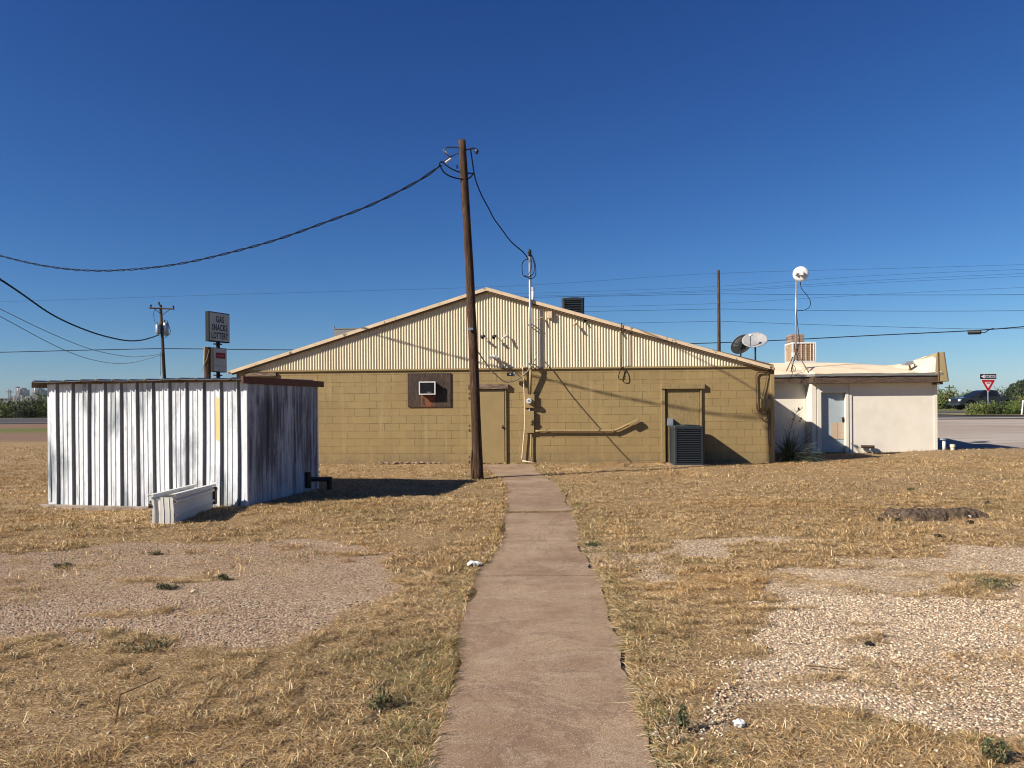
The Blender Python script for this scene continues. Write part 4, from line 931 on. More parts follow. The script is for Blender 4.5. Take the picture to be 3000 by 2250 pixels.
# ------------------------------------------------------------------ metal shed
SF = Fr((SHC[0], SHC[1], 0), (SHX[0], SHX[1], 0), (SHY[0], SHY[1], 0))     # x along the front (0 = right corner), y along the side
LF, LS = 3.67, 2.47
def shed_mat(name, side):
    m, t, b = nodes(name); v = coords(t, (1, 1, .28)); tc = N(t, 'ShaderNodeTexCoord')
    mp = N(t, 'ShaderNodeMapping'); mp.vector_type = 'POINT'; L(t, tc.outputs['Object'], mp.inputs[0])
    n1 = noise(t, v, 2.0 if not side else 1.8, 6, .65, .4); n2 = noise(t, coords(t, (7, 7, .5)), 1.7, 5, .6); n3 = noise(t, coords(t, (1, 1, .5)), 24, 5, .7)
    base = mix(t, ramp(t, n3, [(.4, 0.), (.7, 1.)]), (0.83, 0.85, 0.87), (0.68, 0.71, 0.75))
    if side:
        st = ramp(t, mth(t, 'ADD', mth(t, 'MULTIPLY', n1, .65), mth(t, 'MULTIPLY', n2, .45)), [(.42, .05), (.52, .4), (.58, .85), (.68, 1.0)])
        base = mix(t, .45, base, (.34, .43, .58))  # bluish shade of the unlit side mixed into its base colour
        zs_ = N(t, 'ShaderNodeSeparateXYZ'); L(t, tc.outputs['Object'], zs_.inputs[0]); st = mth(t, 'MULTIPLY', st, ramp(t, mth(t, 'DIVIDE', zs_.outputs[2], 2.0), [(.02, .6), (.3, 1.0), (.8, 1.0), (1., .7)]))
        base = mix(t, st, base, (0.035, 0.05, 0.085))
    else:
        st = ramp(t, mth(t, 'ADD', mth(t, 'MULTIPLY', n1, .8), mth(t, 'MULTIPLY', n2, .25)), [(.52, 0.0), (.58, .4), (.66, .9)])
        base = mix(t, st, base, (0.14, 0.18, 0.21))
        dk = ramp(t, noise(t, coords(t, (22, 22, 1.0)), 2.2, 4, .7), [(.60, 0.), (.66, .75)]); dk = mth(t, 'MULTIPLY', dk, ramp(t, noise(t, v, 1.2, 3, .5), [(.48, 0.), (.56, 1.)])); base = mix(t, dk, base, (.10, .12, .14))
        mp.inputs['Rotation'].default_value = (0, 0, math.atan2(0.2065, 0.978)); sp = N(t, 'ShaderNodeSeparateXYZ'); L(t, mp.outputs[0], sp.inputs[0])
        xa_, za_ = SF.hit(633, 1290); xb_, zb_ = SF.hit(651, 1162); ed_ = mth(t, 'MULTIPLY', mth(t, 'SUBTRACT', noise(t, coords(t, (1, 1, .3)), 9, 4, .6), .5), .16)
        xx_ = mth(t, 'ADD', sp.outputs[0], mth(t, 'MULTIPLY', ed_, .25)); zz_ = mth(t, 'ADD', sp.outputs[2], ed_)
        yf = mth(t, 'MULTIPLY', mth(t, 'MULTIPLY', mth(t, 'GREATER_THAN', xx_, xa_), mth(t, 'LESS_THAN', xx_, xb_)), mth(t, 'MULTIPLY', mth(t, 'GREATER_THAN', zz_, za_), mth(t, 'LESS_THAN', zz_, zb_)))
        base = mix(t, yf, base, (0.74, 0.58, 0.27))
        scr = ramp(t, noise(t, coords(t, (12, 12, 1.2)), 3, 3, .6), [(.64, 0.), (.72, .6)]); base = mix(t, scr, base, (.3, .33, .36))
    L(t, base, b.inputs['Base Color']); b.inputs['Roughness'].default_value = .5; b.inputs['Specular IOR Level'].default_value = .35
    bump(t, b, noise(t, coords(t, (1, 1, .4)), 3, 3, .5), .25, .03)
    return m
M['shedfront'] = shed_mat('whitewashed_rib_panel', False); M['shedside'] = shed_mat('stained_shade_tinted_panel', True)
sh = thing('metal_shed', 'whitewashed ribbed metal storage shed with red-brown side fascia in the left yard', 'shed', tuple(SF((0, 0, 0))))
def ribs(x0, x1, first, pitch_, hgt=.036):
    """profile (x, out) along a wall: major ribs with two low pencil ribs between"""
    pr = [(x0, 0)]; x = first
    k = 0
    while x < x1-.03:
        h = hgt
        if x > x0+.05: pr += [(x-.026, 0), (x-.006, -h), (x+.010, -h), (x+.028, -.001), (x+.046, 0)]
        for q in (.36, .64):
            xx = x+pitch_*q
            if xx < x1-.03: pr += [(xx-.012, 0), (xx-.003, -.009), (xx+.006, -.009), (xx+.009, 0)]
        x += pitch_; k += 1
    pr.append((x1, 0)); return pr
def panel(F, pr, z0, z1, ydir=1, wob=0.0):
    rows = []; zz0 = z0
    for j in range(13):
        q = j/12; z = z0+(z1-z0)*q
        rows.append([(x+wob*.35*math.sin(q*5+x*2.1)*(1-q), o*(1)+wob*.5*math.sin(q*3.1+x*3), z) for x, o in pr])
    mb = MB(F).grid(rows); n = len(pr)-1
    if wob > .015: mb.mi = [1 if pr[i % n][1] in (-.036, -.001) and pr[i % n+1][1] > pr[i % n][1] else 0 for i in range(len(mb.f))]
    return mb
zf0, zf1 = .03, 1.965
M['rib_grey'] = weather('grey_rib_flank', (.24, .24, .24), (.15, .155, .16), 5, .4, .65, .7, stretch=(1, 1, .3), bstr=0, spec=.15)  # darker grey on each rib's right flank and a narrow strip beside it
pr = ribs(-LF, 0, -LF+.183, .3025)
fp = panel(SF, pr, zf0-.08, zf1, wob=.02).build('front_wall', ['shedfront', 'rib_grey'], sh, solid=.002)
def wp(m_, u0, u1, v0, v1, y0, y1): return wbox(m_, u0, u1, v0, v1, y0, y1, F=SF, yy=0)
M['yellow'] = plain('yellow_scrape', (0.76, 0.60, 0.28), .6)
if 0: m = MB(SF); xa_, za_ = SF.hit(636, 1290); xb_, zb_ = SF.hit(654, 1162)
if 0: m.add([(xa_, -.012, za_+.3), (xb_-.02, -.012, za_), (xb_, -.012, za_+.1), (xb_, -.012, zb_), (xa_+.01, -.012, zb_-.05), (xa_, -.012, zb_-.2)], [(0, 1, 2, 3, 4, 5)])
pass
m = MB(SF); xa_, za_ = SF.hit(609, 1478); xb_, zb_ = SF.hit(653, 1409)
m.box(xa_, xa_+.1, -.016, -.012, za_, zb_); m.box(xa_+.1, xb_-.05, -.02, -.015, za_, zb_-.02); m.box(xb_-.05, xb_, -.025, -.018, za_, zb_); m.build('patch_sheet', 'shedfront', sh)
SS = Fr(tuple(SF((0, 0, 0))), (SHY[0], SHY[1], 0), (-SHX[0], -SHX[1], 0))    # side frame: x back, y into shed
pr = [(0, 0)]; x = .05
while x < LS-.05:
    for q, h, w_ in ((0, -.02, .02), (.1, -.005, .008), (.2, -.005, .008)): pr += [(x+q-w_, 0), (x+q-w_*.4, h), (x+q+w_*.4, h), (x+q+w_, 0)]
    x += .302
pr.append((LS, 0))
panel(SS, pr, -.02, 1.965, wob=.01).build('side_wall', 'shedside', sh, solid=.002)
m = MB(SF); m.box(-LF, -LF+.002, .01, LS, 0, 1.96); m.box(-LF, 0, LS-.002, LS, 0, 1.96); m.build('rear_wall', 'shedfront', sh)
for q_ in ((-.045, .006, -.006, .03, -.02, 1.96), (-LF-.004, -LF+.05, -.006, .02, 0, 1.96), (-.03, .006, LS-.04, LS+.004, 0, 1.96)): MB(SF).box(*q_).build('corner_trim', 'shedfront', sh, bevel=.003)
# roof sheet with ribs running front to back
pr = [(-LF-.17, 0)]; x = -LF-.12
while x < .0:
    pr += [(x-.03, 0), (x-.012, .03), (x+.012, .03), (x+.03, 0)]; x += .302
pr.append((.03, 0)); rows = []
for j, y in enumerate((-.17, .5, 1.3, LS+.12)):
    rows.append([(x, y, 1.995+o+.006*math.sin(x*4+y)+.014*y) for x, o in pr])
m = MB(SF).grid(rows); m.build('roof', 'roof_metal', sh, solid=.004)
m = MB(SF); m.box(-LF-.15, 0, -.02, .02, 1.955, 1.99); m.box(-LF-.17, -LF-.16, -.16, LS+.1, 1.90, 1.993); m.build('eave_rail', 'old_wood', sh)
m = MB(SF); m.box(.004, .05, -.17, LS+.16, 1.925, 2.035); m.build('side_fascia', 'redbrown', sh, bevel=.003)
m = MB(SF); m.box(-LF-.12, -.6, -.08, LS+.03, -.25, -.045); m.build('slab', weather('shed_slab', (.36, .30, .24), (.24, .19, .15), 6, .4, .6, .9, bscale=20, bstr=.6), sh, bevel=.01)
m = MB(SF); m.tube([(.03, 1.0, 1.9), (.03, 1.0, 2.0)], .02, 6)
# rusty black pipe bracket at the rear corner of the shed
rbx = [SS.hit(900, 1404), SS.hit(931, 1404)]
p0 = P(903, 1404, 14.0); p1 = P(965, 1403, 14.35); p2 = P(965, 1446, 14.35)
t = thing('steel_hitch', 'black steel arm sticking out by the rear corner of the metal shed', 'steel arm', (p2[0], p2[1], 0))
m = MB(); m.tube([p0, p1], .045, 8); m.tube([p0+[0, 0, .13], p0+[0, 0, -.16]], .05, 8); m.build('arm', 'black', t)
m = MB(); m.tube([p1+[0, 0, .04], (p2[0], p2[1], -.02)], .05, 8); m.build('post', 'black', t)
t = MB().tube([P(768, 1103, 16), P(768, 1116, 16)], .02, 6).build('pipe_stub', 'browncable', sh, label='small rusty pipe stub behind the roof fascia') if 0 else None

# overturned ribbed metal trough in front of the shed
M['trough'] = weather('cream_grey_sheet', (0.78, 0.77, 0.70), (0.70, 0.69, 0.62), 5, .4, .7, .5, bstr=0)
c0 = G(446, 1537); c1 = G(509, 1536); far = np.array([-4.64, 11.9, 0])
ex = (c1-c0); wd = float(np.linalg.norm(ex)); ex /= wd; ey = far-c1; ln_ = float(np.linalg.norm(ey)); ey /= ln_
TF = Fr(tuple(c0), tuple(ex), tuple(ey), (0, 0, 1))
tr = thing('metal_trough', 'bent cream ribbed sheet-metal trough lying on the grass against the shed front', 'sheet metal', tuple(c0))
H_ = .38
m = MB(TF); pr = [(0, 0), (.03, 0), (.04, .02), (.09, .02), (.1, 0), (.145, 0), (.15, -.006), (.155, 0), (.22, 0), (.225, -.006), (.23, 0), (wd, 0)]
m.grid([[(x, o, 0) for x, o in pr], [(x+.004, o-.006, H_*.5) for x, o in pr], [(x-.01, o, H_-.02) for x, o in pr]]); m.build('end_panel', 'trough', tr, solid=.003)
def lng(xo, sgn):
    pr2 = [(0, .0), (0, .10), (-.03*sgn*-1, .115), (-.03*sgn*-1, .13), (0, .145), (0, .27), (.035*sgn, .285), (.035*sgn, .315), (0, .33), (0, H_-.015)]
    return [[(xo+a_+.015*math.sin(y*2.2), y, z-.03*y/ln_*z/H_) for a_, z in pr2] for y in np.linspace(0, ln_, 8)]
m = MB(TF); m.grid(lng(wd, 1)); m.build('side_panel', 'trough', tr, solid=.003)
m = MB(TF); m.grid(lng(0, -1)); m.build('side_panel', 'trough', tr, solid=.003)
m = MB(TF); 
for xo in (wd+.0, .0):
    m.grid([[(xo-.05, y, H_-.005-.035*y/ln_), (xo-.04, y, H_+.02-.035*y/ln_), (xo+.03, y, H_+.022-.035*y/ln_), (xo+.045, y, H_-.01-.035*y/ln_)] for y in np.linspace(-.03, ln_+.02, 6)])
m.build('top_rail', 'trough', tr, solid=.004)
m = MB(TF); m.grid([[(.05, y, H_-.04-.035*y/ln_-.02*math.sin(y*4)), (wd*.5, y, H_-.055-.035*y/ln_), (wd-.05, y, H_-.035-.035*y/ln_)] for y in np.linspace(0, ln_, 8)]); m.build('top_sheet', 'trough', tr, solid=.003)
MB(TF).tube([(wd+.02, ln_, H_-.09), (wd+.02, ln_+.05, H_-.09)], .035, 8).build('bracket', 'browncable', tr)
MB(TF).tube([(.0, 0.02, .25), (-.05, .0, .25)], .03, 8).build('bracket', 'browncable', tr)
MB(TF).box(wd-.04, wd+.03, ln_, ln_+.1, .05, .26).build('bracket', 'browncable', tr)

# ------------------------------------------------------------------ near utility pole
def wood_pole_mat():
    m, t, b = nodes('creosoted_pole'); v = coords(t, (9, 9, .7)); n1 = noise(t, v, 2.6, 7, .7, 1.2); n2 = noise(t, coords(t, (26, 26, 1.2)), 3.0, 4, .7)
    c = ramp(t, n1, [(.3, (.018, .010, .006)), (.48, (.075, .040, .022)), (.62, (.145, .085, .05)), (.75, (.25, .165, .11))])
    c = mix(t, ramp(t, n2, [(.5, 0.), (.62, .8)]), c, (.03, .017, .01))
    L(t, c, b.inputs['Base Color']); b.inputs['Roughness'].default_value = .85; b.inputs['Specular IOR Level'].default_value = .2
    bump(t, b, mth(t, 'ADD', n1, mth(t, 'MULTIPLY', n2, -1.0)), 1.0, .02); return m
M['pole'] = wood_pole_mat()
YP = 16.35
pb = P(1400.5, 1402, YP); pb[2] = 0; ptp = P(1353.5, 411, YP)
up_ = thing('utility_pole', 'leaning weathered timber utility pole beside the concrete path', 'utility pole', tuple(pb))
m = MB(); n_ = 30; cen = [pb+(ptp-pb)*q+np.array([.03*math.sin(q*3.2), 0, 0]) for q in np.linspace(-.02, 1, n_)]
rad = [.079+.030*(1-q)+.018*math.exp(-q/.06)+.002*math.sin(q*23) for q in np.linspace(0, 1, n_)]
m.tube(cen, rad, 20); m.build('shaft', 'pole', up_, smooth=True)
m = MB(); a = ptp+[.0, 0, -.16]
m.tube([a+[.08, -.02, -.05], a+[.25, -.03, -.02], a+[.31, -.03, -.05]], .018, 6); m.ball(tuple(a+[.31, -.03, -.09]), .045, .045, .06, 8, 6); m.build('insulator', 'black', up_)
m = MB(); m.tube([a+[-.12, 0, -.40], a+[-.09, 0, -.40]], .04, 8); m.build('eye_bolt', 'black', up_)
m = MB(); lo_ = pb+(ptp-pb)*.44; m.box(lo_[0]-.06, lo_[0]+.05, lo_[1]-.14, lo_[1]-.12, lo_[2]-.02, lo_[2]+.03); m.build('tag_plate', 'galv', up_)
m = MB(); q0 = pb+[-.13, -.1, 0]; m.tube([q0, pb+(ptp-pb)*.05+[-.128, -.07, 0], pb+(ptp-pb)*.085+[-.10, -.05, 0]], .018, 6); m.build('ground_rod', 'browncable', up_)

# cables at the pole head, all hanging in real space
def pxl(px, Y0, Y1=None, k=5, sm=True):
    q = smoothpx(px, k) if sm else px
    Ys = np.linspace(Y0, Y1 if Y1 else Y0, len(q)); return [P(u, v, Y) for (u, v), Y in zip(q, Ys)]
m = MB(); m.tube(pxl([(1294, 478), (1310, 465), (1322, 458), (1335, 452), (1343, 448)], YP+.05, YP), .012, 6)
m.tube(pxl([(1322, 462), (1306, 450), (1300, 443), (1306, 434), (1318, 431), (1345, 433)], YP-.05, YP-.05), .013, 6)
m.build('jumper_wire', 'greymetal', up_)
m = MB(); m.tube(pxl([(1305, 476), (1314, 470), (1322, 464)], YP), .024, 6, cap=True); m.tube(pxl([(1303, 445), (1311, 451)], YP), .022, 6); m.build('splice_clamp', 'whiteplastic', up_)
m = MB(); m.tube(pxl([(1287, 486), (1289, 477), (1296, 474), (1302, 480), (1315, 490), (1332, 499), (1346, 504), (1371, 507), (1389, 508)], YP-.02), .015, 6)
m.tube(pxl([(1290, 486), (1300, 504), (1318, 516), (1347, 524), (1372, 523), (1386, 510)], YP-.12, YP-.05), .015, 6); m.build('jumper_cable', 'rubber', up_)

# twisted service cable: recedes to the left, sags in its vertical plane
def plane_curve(px, p0, d):
    d = np.array(d, float); nrm = np.array([-d[1], d[0], 0.0]); c = np.array([0, 0, CH]); out = []
    for u, v in px:
        r = ray(u, v); t = nrm @ (np.array(p0)-c)/(nrm @ r); out.append(c+r*t)
    return out
def twisted(mb, pts, r, off, turn, n=6, strands=3):
    pts = [np.array(p) for p in pts]; fine = []
    for a_, b_ in zip(pts[:-1], pts[1:]):
        k = max(2, int(np.linalg.norm(b_-a_)/.07)); fine += [a_+(b_-a_)*j/k for j in range(k)]
    fine.append(pts[-1]); dd_ = np.cumsum([0]+[np.linalg.norm(b_-a_) for a_, b_ in zip(fine[:-1], fine[1:])])
    for s_ in range(strands):
        o = []
        for p, l_ in zip(fine, dd_):
            a_ = l_/turn*2*math.pi+s_*2*math.pi/strands; o.append(p+np.array([math.cos(a_)*.5, math.cos(a_)*.5, math.sin(a_)])*off)
        mb.tube(o, r, n)
CD = (-.867, .50, 0)
px = smoothpx([(1292, 484), (1220, 533), (1085, 601), (949, 653), (814, 701), (678, 739), (542, 770), (407, 788), (271, 793), (136, 780), (0, 749), (-140, 705), (-300, 640)], 6)
pts = plane_curve(px, P(1292, 484, YP), CD)
m = MB(); twisted(m, pts, .0125, .019, 1.1, 6, 2)
tag(m.build('service_cable', 'rubber', smooth=True), 'heavy twisted cable sagging from the leaning pole top to the left edge', 'cable')
endL = pts[-1]
px = smoothpx([(1379, 440), (1382, 460), (1385, 480), (1389, 507), (1396, 535), (1411, 572), (1431, 609), (1447, 640), (1470, 672), (1493, 703), (1510, 720), (1532, 738), (1548, 759)], 4)
m = MB(); twisted(m, [P(u, v, Y) for (u, v), Y in zip(px, np.linspace(YP-.03, 20.2, len(px)))], .010, .009, .6)
tag(m.build('service_cable', 'rubber', smooth=True), 'black cable dropping from the leaning pole top to the service mast head', 'cable')
px = smoothpx([(1390, 1012), (1402, 1033), (1437, 1082), (1473, 1115), (1492, 1119), (1512, 1114), (1535, 1098), (1555, 1075), (1573, 1041)], 5)
m = MB(); m.tube([P(u, v, Y) for (u, v), Y in zip(px, np.linspace(YP+.1, 20.33, len(px)))], .015, 7)
tag(m.build('grey_cable', 'greycable', smooth=True), 'pale grey cable looping from the pole low across the gable to a hook', 'cable')

# ------------------------------------------------------------------ far poles and wires
def far_wire(name, pts, r, label, mat='rubber', sag=None):
    m = MB(); m.tube(pts, r, 5); return tag(m.build(name, mat), label, 'wire')
YU = 72.0
ub = P(487, 1130, YU); ub[2] = .7; ut = P(470.5, 893, YU)
tp_ = thing('transformer_pole', 'distant timber power pole with crossarm and two grey transformers behind the shed', 'utility pole', tuple(ub))
MB().tube([ub, ut], [.17, .12], 10).build('shaft', 'dark_wood2' if 0 else 'pole', tp_, smooth=True)
def pbx(mb, u0, u1, v0, v1, Y, th): a_ = P(u0, v1, Y); b_ = P(u1, v0, Y); return mb.box(a_[0], b_[0], Y-th/2, Y+th/2, a_[2], b_[2])
m = MB(); m.tube([P(437, 902, YU-.2), P(511, 905, YU-.2)], .075, 4); m.tube([P(475, 923, YU-.15), P(497, 907, YU-.2)], .035, 5); m.tube([P(470, 918, YU-.15), P(452, 905, YU-.2)], .035, 5); m.build('crossarm', 'dark_wood', tp_)
for (u, v) in ((442, 895), (508, 898), (466, 888)):
    m = MB(); p = P(u, v, YU-.2); m.tube([p+[0, 0, -.2], p+[0, 0, .05], p+[0, 0, .1]], [.05, .09, .03], 8); m.build('insulator', 'black', tp_)
for (u0, u1, v0, v1, dy) in ((456, 470, 951, 979, -.3), (478, 494, 945, 983, .1)):
    a_ = P((u0+u1)/2, v1, YU+dy); b_ = P((u0+u1)/2, v0, YU+dy); r_ = (u1-u0)/2/2250*YU
    m = MB(); m.tube([a_, a_+[0, 0, .05], b_+[0, 0, -.1], b_], [r_*.9, r_, r_, r_*.8], 14); tf = m.build('transformer', 'galv', tp_, smooth=True)
    m = MB(); m.tube([b_+[-.1, 0, 0], b_+[-.12, 0, .25]], .06, 6); m.tube([b_+[.15, 0, 0], b_+[.15, 0, .2]], .05, 6); m.build('bushing', 'greymid', tf)
m = MB(); m.tube(pxl([(454, 946), (450, 920), (456, 905)], YU-.3), .02, 4); m.tube(pxl([(492, 950), (498, 965), (497, 978), (482, 990)], YU-.1), .03, 5); m.tube(pxl([(471, 1030), (471, 1080), (470, 1100)], YU-.2), .02, 4); m.build('lead_wire', 'rubber', tp_)
# wires to it (they come in from the left, nearer poles out of the frame)
def spanpts(px, Y0, Y1, k=6): return pxl(px, Y0, Y1, k)
m = MB(); tw_ = spanpts([(-260, 640), (-120, 742), (0, 818), (60, 858), (140, 914), (210, 950), (290, 980), (365, 997), (410, 997), (440, 990), (466, 981)], 25, YU-.2, 5); twisted(m, tw_, .028, .026, 2.2, 5)
tag(m.build('service_cable', 'rubber', smooth=True), 'heavy dark cable sagging from the left edge to the transformer pole', 'cable')
far_wire('phone_wire', spanpts([(-100, 860), (0, 905), (130, 968), (260, 1021), (370, 1044), (430, 1043), (472, 1037)], 40, YU), .022, 'thin upper grey wire of the two sagging low left to the transformer pole', 'greycable')
far_wire('phone_wire', spanpts([(-100, 880), (0, 927), (130, 997), (230, 1042), (320, 1063), (390, 1062), (472, 1040)], 40, YU), .022, 'lowest grey wire sagging at the left to the transformer pole', 'greycable')
far_wire('trunk_wire', spanpts([(-300, 1036), (0, 1032), (240, 1026), (474, 1021)], YU+3, YU), .035, 'straight dark wire from the left edge to the middle of the transformer pole')
far_wire('trunk_wire', spanpts([(474, 1021), (610, 1022.5), (850, 1025), (1100, 1024)], YU, 66), .035, 'dark wire running from the transformer pole behind the gas sign to the roof')
far_wire('trunk_wire', spanpts([(2000, 1007), (2106, 1004), (2300, 996), (2550, 983), (2840, 969), (3000, 957), (3400, 925)], 55, 40), .030, 'thickest dark wire running right from the roof past the annex')
wl = [([(-300, 889), (0, 884), (700, 862), (1500, 838), (2050, 803), (2550, 788), (3000, 775), (3500, 757)], 'topmost faint wire crossing the whole sky'),
      ([(1400, 864), (2050, 842), (2550, 808), (3000, 789), (3500, 770)], 'second faint wire from the top at the right'),
      ([(1400, 872), (2050, 852), (2550, 822), (3000, 801), (3500, 779)], 'upper of the close pair of faint wires at the right'),
      ([(1400, 876), (2050, 856), (2550, 829), (3000, 809), (3500, 787)], 'lower of the close pair of faint wires at the right'),
      ([(1450, 903), (2050, 891), (2550, 863), (3000, 842), (3500, 822)], 'faint wire rising right just under the bare pole top')]
for px, lb in wl: far_wire('power_line', spanpts(px, 95, 80, 3), .011, lb)
# bare pole right of the roof
bb = P(2107, 1050, 50); bb[2] = .7; bt = P(2105, 792, 50)
tag(MB().tube([bb, bt], [.12, .09], 10).build('bare_pole', 'pole', smooth=True), 'bare brown timber pole rising behind the right roof slope', 'utility pole')
for v0, lb in ((861, 'topmost'), (905, 'middle'), (941, 'lowest')):
    far_wire('power_line', spanpts([(1450, v0+12), (1800, v0+6), (2106, v0)], 62, 50, 3)+spanpts([(2112, v0), (2550, v0+(3 if v0 < 900 else 6 if v0 < 930 else 15)), (3000, v0+(2 if v0 < 900 else 5 if v0 < 930 else 22)), (3500, v0-6)], 50, 44, 3), .011, lb+' of the three wires tied to the bare pole')
# splice case on the thick wire
p0 = P(2835, 974, 44); p1 = P(2875, 973, 43.6)
t = thing('splice_case', 'black cylinder hanging on the thick wire at the right', 'cable splice', tuple(p0))
m = MB(); m.tube([p0, p0+(p1-p0)*.06, p0+(p1-p0)*.94, p1], [.07, .13, .13, .07], 10); m.build('case', 'black', t)
m = MB(); m.tube(pxl([(2875, 974), (2885, 974), (2900, 965), (2912, 962)], 43.6, 43.2), .025, 5); m.build('tail', 'rubber', t)

# ------------------------------------------------------------------ gas sign
SGc = P(637.5, 956, 36.6); sd = np.array([.51, 1.26, 0]); sd /= np.linalg.norm(sd); sn = np.array([-sd[1], sd[0], 0])
GF = Fr((SGc[0], SGc[1], 0), tuple(sd), tuple(sn))          # x to the far right edge, -y = towards us
M['signface'] = weather('sign_face', (0.62, 0.57, 0.50), (0.54, 0.49, 0.42), 1.5, .4, .7, .5, bstr=0)
M['signcase'] = plain('dark_green_case', (0.005, 0.010, 0.011), .8)
gs = thing('gas_sign', 'pole sign reading GAS SNACKS LOTTERY above a second panel with a red strip', 'sign', (SGc[0], SGc[1], .5))
zt, zb = 1.55+(1195-916)/2250*36.5, 1.55+(1195-1003)/2250*36.5
hw = .68
m = MB(GF); m.box(-hw, hw, -.105, .105, zb, zt); s1 = m.build('sign_cabinet', 'signcase', gs, bevel=.01)
m = MB(GF); m.box(-hw+.05, hw-.05, -.12, -.108, zb+.05, zt-.05); m.box(-hw+.05, hw-.05, .108, .12, zb+.05, zt-.05); m.build('sign_face', 'signface', s1)
hh = zt-zb
m = MB(GF)
text_mesh(m, 'GAS', .42, GF, 0.02, zb+hh*.66, -.127, .64, .010); text_mesh(m, 'SNACKS', .42, GF, .0, zb+hh*.385, -.127, .60, .010); text_mesh(m, 'LOTTERY', .42, GF, .0, zb+hh*.11, -.127, .56, .010)
m.build('lettering', 'black', s1)
m = MB(GF); m.tube([(0.02, 0, .4), (0.02, 0, zb)], .09, 12); m.build('post', 'signcase', gs)
zt2, zb2 = 1.55+(1195-1020)/2250*36.5, 1.55+(1195-1091)/2250*36.5
for z_ in (zb-.09, zb2-.15): MB(GF).box(-.17, .17, -.12, .12, z_-.03, z_+.03).build('flange', 'signcase', gs)
m = MB(GF); m.box(-.46, .45, -.13, .13, zb2, zt2); s2 = m.build('lower_cabinet', 'signcase', gs, bevel=.01)
m = MB(GF); m.box(-.43, .42, -.145, -.133, zb2+.03, zt2-.03); m.box(-.43, .42, .133, .145, zb2+.05, zt2-.05); m.build('panel_face', 'signface', s2)
m = MB(GF); q = (zt2-zb2); m.box(-.28, .33, -.155, -.147, zb2+q*.56, zb2+q*.80); m.build('red_strip', plain('faded_red', (.36, .02, .03), .6), s2)
m = MB(GF); m.box(-.20, .26, -.160, -.156, zb2+q*.65, zb2+q*.705); m.build('faded_word', plain('faded_pink', (.45, .12, .12), .6), s2)
m = MB(GF); m.box(-.42, .40, -.150, -.146, zb2+q*.25, zb2+q*.262); m.build('seam', 'brown_trim', s2)
pb2 = P(607, 1120, 31); pt2 = P(608, 1017, 31); pb2[2] = .5
t = thing('timber_post', 'split old timber post standing just in front of the lower sign panel', 'post', tuple(pb2))
m = MB(); m.tube([pb2, pt2], [.13, .125], 10); m.build('shaft', 'pole', t)
m = MB(); m.tube([pt2+[-.06, -.1, .0], pt2+[-.09, -.1, -.7]], .045, 6); m.tube([pt2+[.12, -.14, -.1], pt2+[.02, -.15, -.5], pt2+[-.2, -.1, -.95]], .012, 5); m.build('bracing', 'straw', t)

# ------------------------------------------------------------------ road signs
Yz = 42.0; sb = P(2896, 1213, Yz); 
rsn = thing('yield_sign', 'road sign post with ONE WAY arrow plate above a red YIELD triangle', 'road sign', tuple(sb))
m = MB(); m.tube([sb+[0, 0, -.2], P(2893, 1098, Yz)], .03, 8); m.build('post', 'galv', rsn)
ZF = yaw((P(2893, 1103, Yz)[0], Yz-.05, 0), .04)
oc = P(2893, 1103, Yz)[2]
M['red'] = plain('sign_red', (.52, .012, .02), .45); M['signwhite'] = plain('sign_white', (.80, .78, .78), .45); M['navy'] = plain('sign_black', (.012, .016, .03), .45)
m = MB(ZF); m.box(-.475, .475, -.004, 0, oc-.155, oc+.155); pl = m.build('one_way_plate', 'signwhite', rsn)
m = MB(ZF); m.box(-.455, .455, -.008, -.005, oc-.135, oc+.135); m.build('plate_field', 'navy', pl)
m = MB(ZF); m.prism([(-.40, oc), (-.20, oc-.11), (-.20, oc-.062), (.41, oc-.062), (.41, oc+.062), (-.20, oc+.062), (-.20, oc+.11)], -.013, -.009); m.build('arrow', 'signwhite', pl)
m = MB(ZF); text_mesh(m, 'ONE WAY', .115, ZF, .10, oc-.04, -.016, 1.05, .004); m.build('lettering', 'navy', pl)
yc = P(2893, 1113, Yz)[2]
def tri(mb, s_, y0, y1, zt_): h = s_*.866; mb.prism([(-s_/2+.03, zt_), (s_/2-.03, zt_), (s_/2, zt_-.05), (.02, zt_-h), (-.02, zt_-h), (-s_/2, zt_-.05)], y0, y1)
m = MB(ZF); tri(m, .80, -.004, 0, yc+.02); py = m.build('yield_plate', 'signwhite', rsn)
m = MB(ZF); tri(m, .73, -.008, -.005, yc-.0); m.build('red_border', 'red', py)
m = MB(ZF); tri(m, .36, -.013, -.009, yc-.11); m.build('centre_panel', 'signwhite', py)
m = MB(ZF); text_mesh(m, 'YIELD', .085, ZF, 0, yc-.20, -.016, .95, .003); m.build('lettering', 'red', py)
p0 = P(2993, 1213, 41); p1 = P(2998, 1172, 41)
tag(MB().tube([p0+[0, 0, -.1], p1], [.04, .035], 8).build('delineator_post', 'white'), 'white plastic marker post leaning at the right edge by the weeds', 'marker post')
